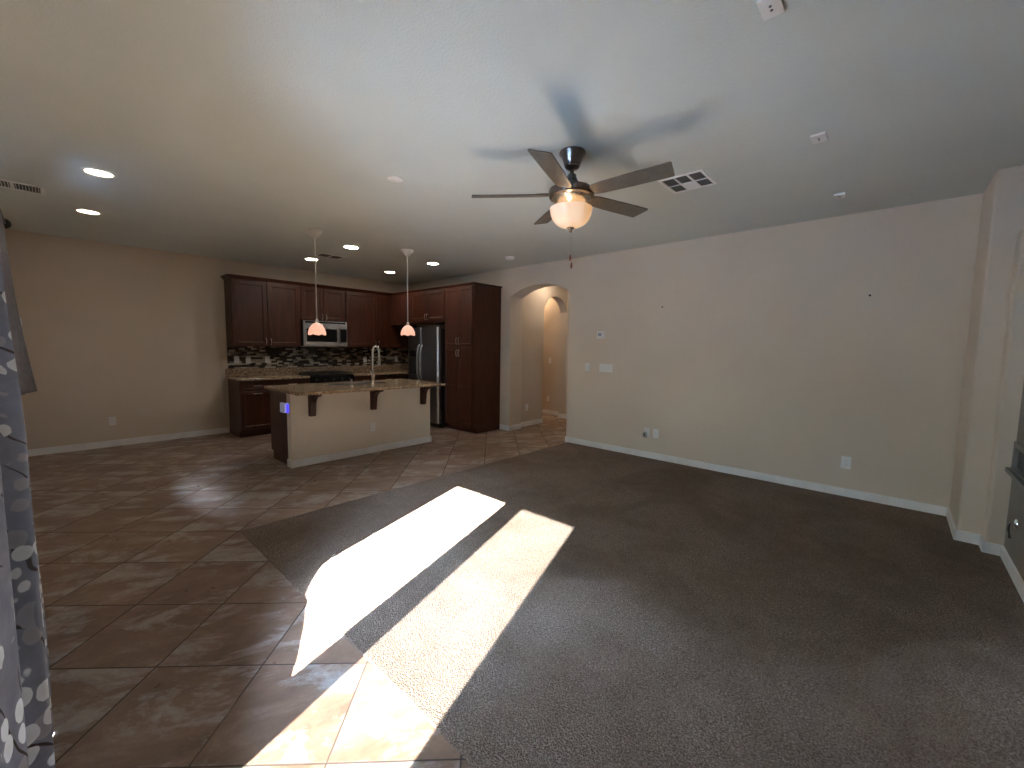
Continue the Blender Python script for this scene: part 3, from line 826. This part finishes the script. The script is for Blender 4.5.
    part(d, 'base', MB().lathe([(.020, CT+.0005), (.020, CT+.006), (.013, CT+.01), (.012, CT+.05), (.009, CT+.055)], (2.605, 5.2, 0), 18), 'brushed_nickel')
    part(d, 'pump', MB().tube([(2.605, 5.2, CT+.05), (2.605, 5.2, CT+.075), (2.61, 5.22, CT+.078), (2.615, 5.255, CT+.070)], [.008, .008, .006, .005], 10), 'brushed_nickel')
island_top()

# ================================================================== WALL PLATES
def plate(name, label, cat, T, w=.072, h=.116, kind='outlet', group=None, gangs=1, th=.006):
    loc = T(Vector((0, 0, -h/2)))
    t = thing(name, label, cat, loc, group)
    part(t, 'cover', MB(T).box(-w/2, w/2, 0, th, -h/2, h/2), 'plate_white', bevel=.002)
    if kind == 'outlet':
        for s in (-1, 1):
            r = part(t, 'receptacle', MB(T).prism([(.0165*math.cos(a), s*.0215+.0145*math.sin(a)) for a in [2*PI*i/16 for i in range(16)]], th-.0005, th+.0015, 'xz'), 'trim_white')
            sl = MB(T); sl.box(-.008, -.0058, th+.0012, th+.002, s*.0215-.002, s*.0215+.007); sl.box(.0058, .008, th+.0012, th+.002, s*.0215-.002, s*.0215+.006); sl.box(-.002, .002, th+.0012, th+.002, s*.0215-.009, s*.0215-.005)
            part(t, 'slots', sl, 'plate_dark_slot', r)
    elif kind == 'switch':
        for k in range(gangs):
            u = (k-(gangs-1)/2)*.046
            r = MB(T); r.prism([(-.0335, th-.0005), (.0335, th-.0005), (.0335, th+.005), (0, th+.0015), (-.0335, th+.002)], u-.0165, u+.0165, 'xz') if False else r.add(
                [(u-.0165, th-.0005, -.0335), (u+.0165, th-.0005, -.0335), (u+.0165, th-.0005, .0335), (u-.0165, th-.0005, .0335), (u-.0165, th+.005, -.0335), (u+.0165, th+.005, -.0335), (u+.0165, th+.0015, .0335), (u-.0165, th+.0015, .0335)],
                [(0,1,2,3),(4,5,6,7),(0,1,5,4),(1,2,6,5),(2,3,7,6),(3,0,4,7)])
            part(t, 'rocker', r, 'trim_white')
    elif kind == 'toggle':
        r = MB(T).add([(-.005, th-.0005, -.011), (.005, th-.0005, -.011), (.005, th-.0005, .011), (-.005, th-.0005, .011), (-.004, th+.012, .004), (.004, th+.012, .004), (.004, th+.010, .012), (-.004, th+.010, .012)],
                [(0,1,2,3),(4,5,6,7),(0,1,5,4),(1,2,6,5),(2,3,7,6),(3,0,4,7)])
        part(t, 'toggle', r, 'trim_white')
    elif kind == 'cable':
        part(t, 'connector', MB(T).tube([(0, th-.001, 0), (0, th+.010, 0)], .0055, 10), 'brushed_nickel')
    return t
R_ = lambda y, z: FR(XR-.0005, y, z)
plate('switch_plate', 'single white toggle switch plate on the right wall just right of the archway', 'light switch', R_(3.292, 1.16), kind='toggle')
plate('switch_plate', 'wide white four-switch plate on the right wall below the thermostat', 'light switch', R_(2.985, 1.162), w=.215, kind='switch', gangs=4)
plate('outlet', 'white wall outlet with an adapter plugged in, low on the right wall', 'outlet', R_(2.355, .345))
plate('cable_plate', 'white cable plate just right of the outlet with the adapter', 'wall plate', R_(2.232, .345), kind='cable')
plate('outlet', 'white wall outlet alone on the right part of the right wall above the carpet', 'outlet', R_(.295, .346), w=.078, h=.122)
def adapter():
    T = R_(2.372, .318)
    t = thing('plug_adapter', 'small white plug-in adapter in the lower socket of a right wall outlet', 'adapter', T(Vector((0, .006, -.03))))
    part(t, 'body', MB(T).box(-.022, .022, .0085, .045, -.036, .03), 'plate_white', bevel=.006)
    part(t, 'face', MB(T).box(-.014, .014, .0445, .047, -.03, .02), 'slate_trim', bevel=.002)
adapter()
def thermostat():
    T = R_(3.08, 1.622)
    t = thing('thermostat', 'white thermostat with grey screen on the right wall above the switches', 'thermostat', T(Vector((0, 0, -.045))))
    part(t, 'wall_plate', MB(T).box(-.068, .068, 0, .006, -.05, .05), 'plate_white', bevel=.003)
    part(t, 'body', MB(T).box(-.06, .06, .0055, .026, -.043, .043), 'plate_white', bevel=.005)
    part(t, 'screen', MB(T).box(-.042, .02, .0255, .0272, -.016, .028), 'screen_grey', bevel=.001)
    for k in range(2): part(t, 'button', MB(T).box(.030, .048, .0255, .0285, -.012+k*.026, .004+k*.026), 'trim_white', bevel=.002)
thermostat()
for y, lab in ((2.212, 'small dark picture nail high on the right wall, nearer the archway'), (.223, 'small dark picture nail high on the right wall, nearer the fireplace corner')):
    t = thing('nail', lab, 'nail', (XR, y, 1.958))
    c = R_(y, 1.958)
    part(t, 'shank', MB().tube([c(Vector((0, -.02, 0))), c(Vector((0, .02, .004)))], .0028, 8), 'black_iron')
    part(t, 'head', MB().tube([c(Vector((0, .018, .004))), c(Vector((0, .023, .0045)))], .0095, 12), 'black_iron')
# kitchen and back wall
K_ = lambda x, z: FB(x, YB-.0102, z)
plate('switch_plate', 'white switch plate on the mosaic backsplash, leftmost', 'light switch', K_(1.995, 1.172), kind='switch')
plate('switch_plate', 'white switch plate on the mosaic backsplash, second from the left', 'light switch', K_(2.160, 1.165), kind='switch')
plate('outlet', 'white outlet on the mosaic backsplash, between the switch plates and the range', 'outlet', K_(2.446, 1.170))
plate('outlet', 'beige outlet on the mosaic backsplash just left of the faucet spout', 'outlet', K_(4.21, 1.155))
plate('outlet', 'beige outlet on the mosaic backsplash next to the refrigerator', 'outlet', K_(4.918, 1.165))
B_ = lambda x, z: FB(x, YB-.0005, z)
plate('outlet', 'white outlet low on the bare back wall left of the kitchen', 'outlet', B_(.50, .353))
plate('outlet', 'white outlet on the front of the kitchen island', 'outlet', FB(2.825, IY0-.0005, .352))
plate('outlet', 'white outlet on the hall wall inside the archway', 'outlet', FB(5.78, 4.9095, .345))
HF = lambda y, z: FR(7.1895, y, z)
plate('switch_plate', 'pale switch plate on the orange-lit wall seen through the inner arch', 'light switch', HF(5.47, 1.16), kind='switch')
plate('outlet', 'pale outlet low on the orange-lit wall beyond the inner arch', 'outlet', HF(5.50, .34))
def sensor():
    T = B_(-.262, 1.654)
    t = thing('motion_sensor', 'small white motion sensor on the back wall beside the left curtain', 'sensor', T(Vector((0, 0, -.05))))
    part(t, 'housing', MB(T).prism([(-.028, 0), (-.03, .02), (-.018, .04), (.018, .04), (.03, .02), (.028, 0)], -.05, .05, 'xy'), 'plate_white', bevel=.004)
    part(t, 'lens', MB(T).box(-.015, .015, .0395, .042, -.012, .03), 'trim_white', bevel=.003)
sensor()
# outlet and plug-in blue night light on the left end of the island
EN = lambda y, z: (lambda p: Vector((IX0-.0005-p.y, y-p.x, z+p.z)))
plate('outlet', 'white outlet on the narrow left end of the kitchen island behind the night light', 'outlet', EN(IY0+.058, .70))
def night_light():
    T = EN(IY0+.058, .705)
    t = thing('night_light', 'white plug-in night light glowing blue on the left end of the island', 'night light', T(Vector((0, .01, -.06))))
    part(t, 'body', MB(T).box(-.024, .024, .0085, .035, -.055, .055), 'plate_white', bevel=.006)
    part(t, 'blue_lamp', MB(T).box(.0245, .034, .012, .032, -.06, .045), 'night_light_blue', bevel=.003, label='glowing blue lamp')
    part(t, 'shade', MB(T).add([(-.04, .036, -.058), (.03, .036, -.058), (.03, .036, .052), (-.04, .036, .06), (-.046, .075, -.052), (.026, .055, -.056), (.026, .055, .05), (-.046, .075, .058)],
        [(0,1,2,3),(4,5,6,7),(0,1,5,4),(1,2,6,5),(2,3,7,6),(3,0,4,7)]), 'night_light_white', bevel=.003)
night_light()
# white cord hanging beside the base cabinet
pts = [(1.788, YB-.006, 1.36), (1.788, YB-.006, .9), (1.786, YB-.006, .62), (1.78, YB-.008, .50), (1.79, YB-.008, .40), (1.775, YB-.01, .33), (1.765, YB-.008, .36), (1.775, YB-.006, .40)]
tag(obj('cord', MB().tube(pts, .005, 8), 'cord_white'), 'thin white cord running down the back wall beside the base cabinet', 'cord')

# ================================================================== CEILING THINGS
def fan():
    cx, cy = 2.432, 1.70
    t = thing('ceiling_fan', 'brushed metal five-blade ceiling fan with a lit glass bowl over the carpet', 'ceiling fan', (cx, cy, 2.5))
    c = (cx, cy, 0)
    part(t, 'canopy', MB().lathe([(.086, ZC-.0005), (.089, ZC-.012), (.083, ZC-.022), (.070, ZC-.042), (.058, ZC-.072), (.055, ZC-.084), (.048, ZC-.087), (.051, ZC-.096), (.042, ZC-.108), (.024, ZC-.116), (.015, ZC-.118)], c, 40), 'fan_metal')
    part(t, 'downrod', MB().tube([(cx, cy, ZC-.115), (cx, cy, 2.545)], .0135, 16), 'fan_metal')
    part(t, 'motor_housing', MB().lathe([(.014, 2.600), (.029, 2.595), (.033, 2.575), (.044, 2.552), (.072, 2.528), (.110, 2.511), (.140, 2.503), (.152, 2.494), (.154, 2.468), (.150, 2.448), (.138, 2.442), (.02, 2.442)], c, 48), 'fan_metal')
    part(t, 'light_fitter', MB().lathe([(.134, 2.4415), (.130, 2.436), (.088, 2.395), (.078, 2.388), (.078, 2.376), (.02, 2.376)], c, 48), 'brushed_nickel')
    n = 12
    bowl = [(.139*math.cos(a)**.75 if a < PI/2-1e-6 else .001, 2.372-.122*math.sin(a)) for a in [PI/2*i/n for i in range(n+1)]]
    prof = bowl+[(r*.95, z+.004) for r, z in bowl[::-1]]
    b = MB().lathe([(.142, 2.376)]+bowl, c, 48, close=False)
    part(t, 'light_bowl', b, 'alabaster_glass', solid=.004, label='glowing alabaster glass bowl')
    part(t, 'finial', MB().lathe([(.001, 2.2535), (.022, 2.2525), (.026, 2.244), (.018, 2.238), (.009, 2.232), (.011, 2.224), (.006, 2.217), (.001, 2.216)], c, 20), 'fan_metal')
    for dx, dz, k in ((-.010, 2.065, 0), (.006, 2.015, 1)):
        ch = part(t, 'pull_chain', MB().tube([(cx+.004, cy-.004, 2.235), (cx+dx*.6, cy-.008, 2.16), (cx+dx, cy-.01, dz)], .0016, 6), 'brushed_nickel')
        part(t, 'fob', MB().lathe([(.001, dz+.002), (.005, dz-.002), (.0075, dz-.022), (.0055, dz-.036), (.001, dz-.04)], (cx+dx, cy-.01, 0), 12), 'fob_wood', ch)
    for k in range(5):
        a = math.radians(56.3+72*k)
        e1 = Vector((math.cos(a), math.sin(a), 0)); e2 = Vector((-math.sin(a), math.cos(a), 0)); up = Vector((0, 0, 1))
        pt = math.radians(-13)
        side = e2*math.cos(pt)+up*math.sin(pt); nn = side.cross(e1)*-1
        z0 = 2.463
        T = lambda p, e1=e1, side=side, nn=nn: Vector((cx, cy, z0))+e1*p.x+side*p.y+nn*p.z
        outl = [(.155, -.030), (.175, -.052), (.22, -.060), (.45, -.066), (.684, -.068), (.694, -.060), (.672, .060), (.662, .066), (.42, .064), (.22, .056), (.175, .046), (.155, .026)]
        bl = part(t, 'blade', MB(T).prism(outl, -.004, .004, 'xy'), 'fan_blade_wood', bevel=.0015)
        iron = MB(T); iron.prism([(.125, -.020), (.19, -.032), (.225, -.018), (.24, 0), (.225, .018), (.19, .032), (.125, .020)], .0045, .011, 'xy')
        part(t, 'blade_iron', iron, 'fan_metal', bl, bevel=.001)
    # the lamp inside the bowl, open at the top
    for k in range(3):
        l = bpy.data.lights.new('fan_lamp', 'POINT'); l.energy = .11; l.color = (1, .66, .36); l.shadow_soft_size = .018
        lo = bpy.data.objects.new('fan_lamp', l); COL.objects.link(lo)
        a = 2*PI*k/3+3.6
        lo.parent = t; lo.location = (.108*math.cos(a), .108*math.sin(a), 2.392-t.location.z)
fan()
def pendants():
    def shade_mesh(c, dz):
        m = MB(); n = 72; rings = 14; vs = []; fs = []
        for j in range(rings+1):
            q = j/rings; r = .012+.084*math.sin(q*PI/2)**1.05; z = 1.685+dz-.128*(1-math.cos(q*PI/2))**.85
            for i in range(n):
                a = 2*PI*i/n; sc = (.5+.5*math.cos(6*a))*max(0, q-.8)/.2
                vs.append((c[0]+r*math.cos(a), c[1]+r*math.sin(a), z-.014*sc))
        for j in range(rings):
            for i in range(n):
                k = (i+1) % n; fs.append((j*n+i, j*n+k, (j+1)*n+k, (j+1)*n+i))
        m.add(vs, fs); m.smooth = True; return m
    def pendant(c, dz, label):
        t = thing('pendant_light', label, 'pendant light', (c[0], c[1], 1.56+dz), 'pendants over the island')
        part(t, 'canopy', MB().lathe([(.080, ZC-.0005), (.085, ZC-.006), (.083, ZC-.016), (.066, ZC-.038), (.042, ZC-.062), (.020, ZC-.082), (.010, ZC-.090)], c, 32), 'enamel_white')
        part(t, 'stem', MB().tube([(c[0], c[1], ZC-.085), (c[0], c[1], 1.70+dz)], .0065, 10), 'enamel_white')
        part(t, 'socket', MB().lathe([(.008, 1.73+dz), (.016, 1.725+dz), (.018, 1.70+dz), (.020, 1.688+dz), (.005, 1.684+dz)], c, 20), 'enamel_white')
        part(t, 'shade', shade_mesh(c, dz), 'pendant_glass', solid=.003, label='scalloped glowing glass shade')
        part(t, 'bulb', MB().lathe([(.010, 1.684+dz), (.012, 1.66+dz), (.026, 1.63+dz), (.028, 1.605+dz), (.018, 1.582+dz), (.001, 1.577+dz)], c, 20), 'lamp_soft')
    pendant((2.115, 5.05, 0), 0, 'glowing pink glass pendant on a white stem over the island, left of the two')
    pendant((3.362, 5.05, 0), .032, 'glowing pink glass pendant on a white stem over the island, right of the two')
pendants()
def cans():
    def can(x, y, label, lens):
        t = thing('recessed_light', label, 'ceiling light', (x, y, ZC), 'recessed ceiling lights')
        part(t, 'trim_ring', MB().lathe([(.100, ZC-.0005), (.099, ZC-.006), (.086, ZC-.008), (.080, ZC-.004), (.080, ZC-.0005)], (x, y, 0), 40, close=False), 'plate_white', solid=.001)
        part(t, 'lens', MB().lathe([(.081, ZC-.0008), (.080, ZC-.003), (.04, ZC-.0055), (.001, ZC-.006)], (x, y, 0), 40), lens)
        return t
    a = can(.32, 4.68, 'recessed ceiling light at the far left, nearest the camera', 'lamp_soft')
    dup(a, (.322, 6.14, ZC), 'recessed ceiling light at the far left, close to the back wall')
    a = None
    for x, y, l in ((2.772, 6.745, 'warm recessed ceiling light behind the left pendant, next to the kitchen ceiling vent'),
                    (4.149, 6.778, 'warm recessed ceiling light just left of the right pendant, near the back wall'),
                    (4.160, 5.54, 'warm recessed ceiling light right of the right pendant, in front of the pantry')):
        a = can(x, y, l, 'lamp_warm') if a is None else (dup(a, (x, y, ZC), l), a)[1]
    can(2.78, 5.50, 'bluish white recessed ceiling light between the two pendants', 'lamp_cool')
cans()
def vents():
    # square register beside the fan: 3 x 2 panes of louvres, the middle one of one row closed
    x0, x1, y0, y1 = 3.265, 3.605, 1.135, 1.47; z = ZC
    t = thing('ceiling_vent', 'square white ceiling vent with six grille panes beside the ceiling fan', 'vent', ((x0+x1)/2, (y0+y1)/2, z), )
    m = MB(); f = .022
    m.box(x0, x1, y0, y0+f, z-.008, z-.0005); m.box(x0, x1, y1-f, y1, z-.008, z-.0005); m.box(x0, x0+f, y0+f, y1-f, z-.008, z-.0005); m.box(x1-f, x1, y0+f, y1-f, z-.008, z-.0005)
    xs = [x0+f, x0+f+(x1-x0-2*f)*.52, x1-f]; ys = [y0+f+(y1-y0-2*f)*k/3 for k in range(4)]
    m.box(xs[1]-.008, xs[1]+.008, y0+f, y1-f, z-.008, z-.0005)
    for k in (1, 2): m.box(x0+f, x1-f, ys[k]-.008, ys[k]+.008, z-.0081, z-.0005)
    part(t, 'frame', m, 'plate_white', bevel=.002)
    part(t, 'duct_opening', MB().box(x0+.01, x1-.01, y0+.01, y1-.01, z-.0016, z-.0006), 'black_satin')
    part(t, 'flange', MB().box(x1+.001, x1+.006, y0, y1, z-.014, z-.0005), 'grille_grey') if False else None
    for i in range(2):
        for k in range(3):
            g = MB(); a, b = xs[i]+(.008 if i else 0), xs[i+1]-(0 if i else .008); c, d = ys[k]+(.008 if k else 0), ys[k+1]-(.008 if k < 2 else 0)
            if i == 1 and k == 1:
                part(t, 'closed_pane', g.box(a, b, c, d, z-.0075, z-.002), 'plate_white'); continue
            n = 6
            for q in range(n):
                yy = c+(d-c)*(q+.5)/n
                g.add([(a, yy-.006, z-.007), (b, yy-.006, z-.007), (b, yy+.004, z-.002), (a, yy+.004, z-.002), (a, yy-.005, z-.0075), (b, yy-.005, z-.0075), (b, yy+.005, z-.0025), (a, yy+.005, z-.0025)],
                      [(0,1,2,3),(4,5,6,7),(0,1,5,4),(1,2,6,5),(2,3,7,6),(3,0,4,7)])
            part(t, 'louvre', g, 'grille_grey')
    # long register at the far left
    def long_vent(label, xa, xb, ya, yb, nsec, along_x=True, mat='grille_grey'):
        t = thing('ceiling_vent', label, 'vent', ((xa+xb)/2, (ya+yb)/2, ZC))
        m = MB(); f = .03
        m.box(xa, xb, ya, ya+f, z-.008, z-.0005); m.box(xa, xb, yb-f, yb, z-.008, z-.0005); m.box(xa, xa+f, ya+f, yb-f, z-.008, z-.0005); m.box(xb-f, xb, ya+f, yb-f, z-.008, z-.0005)
        L = (xb-xa-2*f)/nsec
        for s in range(1, nsec): m.box(xa+f+L*s-.012, xa+f+L*s+.012, ya+f, yb-f, z-.008, z-.0005)
        part(t, 'frame', m, 'plate_white', bevel=.002)
        part(t, 'duct_opening', MB().box(xa+.01, xb-.01, ya+.01, yb-.01, z-.0016, z-.0006), 'black_satin')
        for s in range(nsec):
            g = MB(); a = xa+f+L*s+(.012 if s else 0); b = xa+f+L*(s+1)-(.012 if s < nsec-1 else 0)
            n = int((b-a)/.018)
            for q in range(n):
                xx = a+(b-a)*(q+.5)/n
                g.box(xx-.002, xx+.002, ya+f, yb-f, z-.0075, z-.002)
            part(t, 'louvre', g, mat)
    long_vent('long white ceiling vent at the far left edge above the curtain', -.345, .035, 5.49, 5.76, 2, mat='plate_white')
    long_vent('grey ceiling vent over the kitchen behind the left pendant', 2.67, 3.04, 6.16, 6.42, 2)
vents()
def discs():
    def disc(name, label, cat, x, y, prof, mat='plate_white'):
        t = thing(name, label, cat, (x, y, ZC))
        part(t, 'body', MB().lathe([(r, ZC-h) for r, h in prof], (x, y, 0), 36), mat)
        return t
    t = disc('smoke_detector', 'white round smoke detector on the ceiling near the archway', 'smoke detector', 4.577, 4.254, [(.07, .0005), (.07, .014), (.062, .032), (.04, .042), (.001, .042)])
    part(t, 'test_button', MB().lathe([(.014, ZC-.0422), (.012, ZC-.045), (.001, ZC-.045)], (4.577, 4.254, 0), 16), 'trim_white')
    disc('sprinkler_cover', 'flat round ceiling cover left of the fan, near the room centre', 'ceiling cover', 1.90, 3.015, [(.062, .0005), (.062, .005), (.058, .007), (.001, .007)])
    disc('sprinkler_cover', 'flat round ceiling cover behind the pull chain near the right wall', 'ceiling cover', 4.267, 3.335, [(.062, .0005), (.062, .004), (.058, .006), (.001, .006)], 'ceiling_paint')
    for x, lab in ((3.245, 'white speaker wall plate on the ceiling, middle of the row of three'), (4.535, 'white speaker wall plate on the ceiling closest to the right wall'), (1.915, 'white speaker wall plate at the top edge of the frame on the ceiling')):
        t = thing('ceiling_plate', lab, 'wall plate', (x, .443, ZC))
        part(t, 'cover', MB().box(x-.058, x+.058, .443-.037, .443+.037, ZC-.014, ZC-.0005), 'plate_white', bevel=.002)
        for dx in (-.012, .012):
            part(t, 'terminal', MB().lathe([(.005, ZC-.0138), (.005, ZC-.018), (.001, ZC-.018)], (x+dx, .443, 0), 10), 'slate_trim')
discs()

# ================================================================== FIREPLACE WALL
def fire():
    t = thing('fireplace', 'dark fireplace opening with grey stone frame and ledge at the right edge of the frame', 'fireplace', (3.9, YN, .6))
    x0, x1, z0, z1 = 3.4, 4.33, .665, .85; y = YN
    m = MB(); y1_ = y+.028; f = .035
    m.box(x0, x0+f, y+.0005, y1_, z0, z1); m.box(x1-f, x1, y+.0005, y1_, z0, z1); m.box(x0+f, x1-f, y+.0005, y1_, z1-f, z1); m.box(x0+f, x1-f, y+.0005, y1_, z0, z0+.012)
    part(t, 'surround', m, 'slate_trim', bevel=.003)
    part(t, 'ledge', MB().box(x0-.04, x1+.025, y+.0005, y+.050, z0-.03, z0-.0005), 'slate_trim', bevel=.003)
    part(t, 'opening', MB().box(x0+f, x1-f, y+.0005, y+.006, z0+.012, z1-f), 'black_satin')
    T = FN(4.16, YN+.0005, .335)
    g = thing('gas_valve', 'round chrome gas valve plate with a dark key on the fireplace wall', 'valve', T(Vector((0, 0, -.03))))
    c = T(Vector((0, 0, 0)))
    part(g, 'escutcheon', MB().tube([c, c+Vector((0, .006, 0)), c+Vector((0, .012, 0))], [.032, .030, .016], 24), 'chrome')
    part(g, 'stem', MB().tube([c+Vector((0, .01, 0)), c+Vector((0, .03, 0))], .008, 12), 'chrome')
    part(g, 'key', MB().tube([c+Vector((0, .026, .0)), c+Vector((.01, .03, -.03)), c+Vector((.02, .028, -.055)), c+Vector((.0, .026, -.075)), c+Vector((-.02, .026, -.095))], [.004, .005, .006, .005, .008], 8), 'black_iron')
fire()

# ================================================================== HALL LAMPS
def hall_lamp(x, y, e, label):
    t = thing('recessed_light', label, 'ceiling light', (x, y, ZC))
    part(t, 'trim_ring', MB().lathe([(.100, ZC-.0005), (.099, ZC-.006), (.086, ZC-.008), (.080, ZC-.004), (.080, ZC-.0005)], (x, y, 0), 40, close=False), 'plate_white', solid=.001)
    part(t, 'lens', MB().lathe([(.081, ZC-.0008), (.080, ZC-.003), (.04, ZC-.0055), (.001, ZC-.006)], (x, y, 0), 40), 'lamp_warm')
    l = bpy.data.lights.new('hall_lamp', 'AREA'); l.shape = 'DISK'; l.size = .15; l.energy = e; l.color = (1, .50, .17)
    o = bpy.data.objects.new('hall_lamp', l); COL.objects.link(o); o.location = (x, y, ZC-.02)
hall_lamp(6.2, 4.55, .4, 'recessed ceiling light in the hall behind the archway')
hall_lamp(6.95, 5.75, 1.6, 'recessed ceiling light in the passage beyond the inner arch')

# groups for the remaining repeats
GROUPS = {'outlet': 'wall outlets', 'switch_plate': 'light switch plates', 'wall_cabinet': 'cherry wall cabinets', 'base_cabinet': 'cherry base cabinets',
          'ceiling_vent': 'ceiling vents', 'ceiling_plate': 'speaker plates on the ceiling', 'sprinkler_cover': 'round ceiling covers', 'nail': 'picture nails on the right wall',
          'curtain_rod': 'black curtain rods', 'recessed_light': 'recessed ceiling lights', 'worktop': None}
for o in S.objects:
    g_ = GROUPS.get(o.name.split('.')[0])
    if g_ and o.parent is None and 'category' in o.keys(): o['group'] = g_
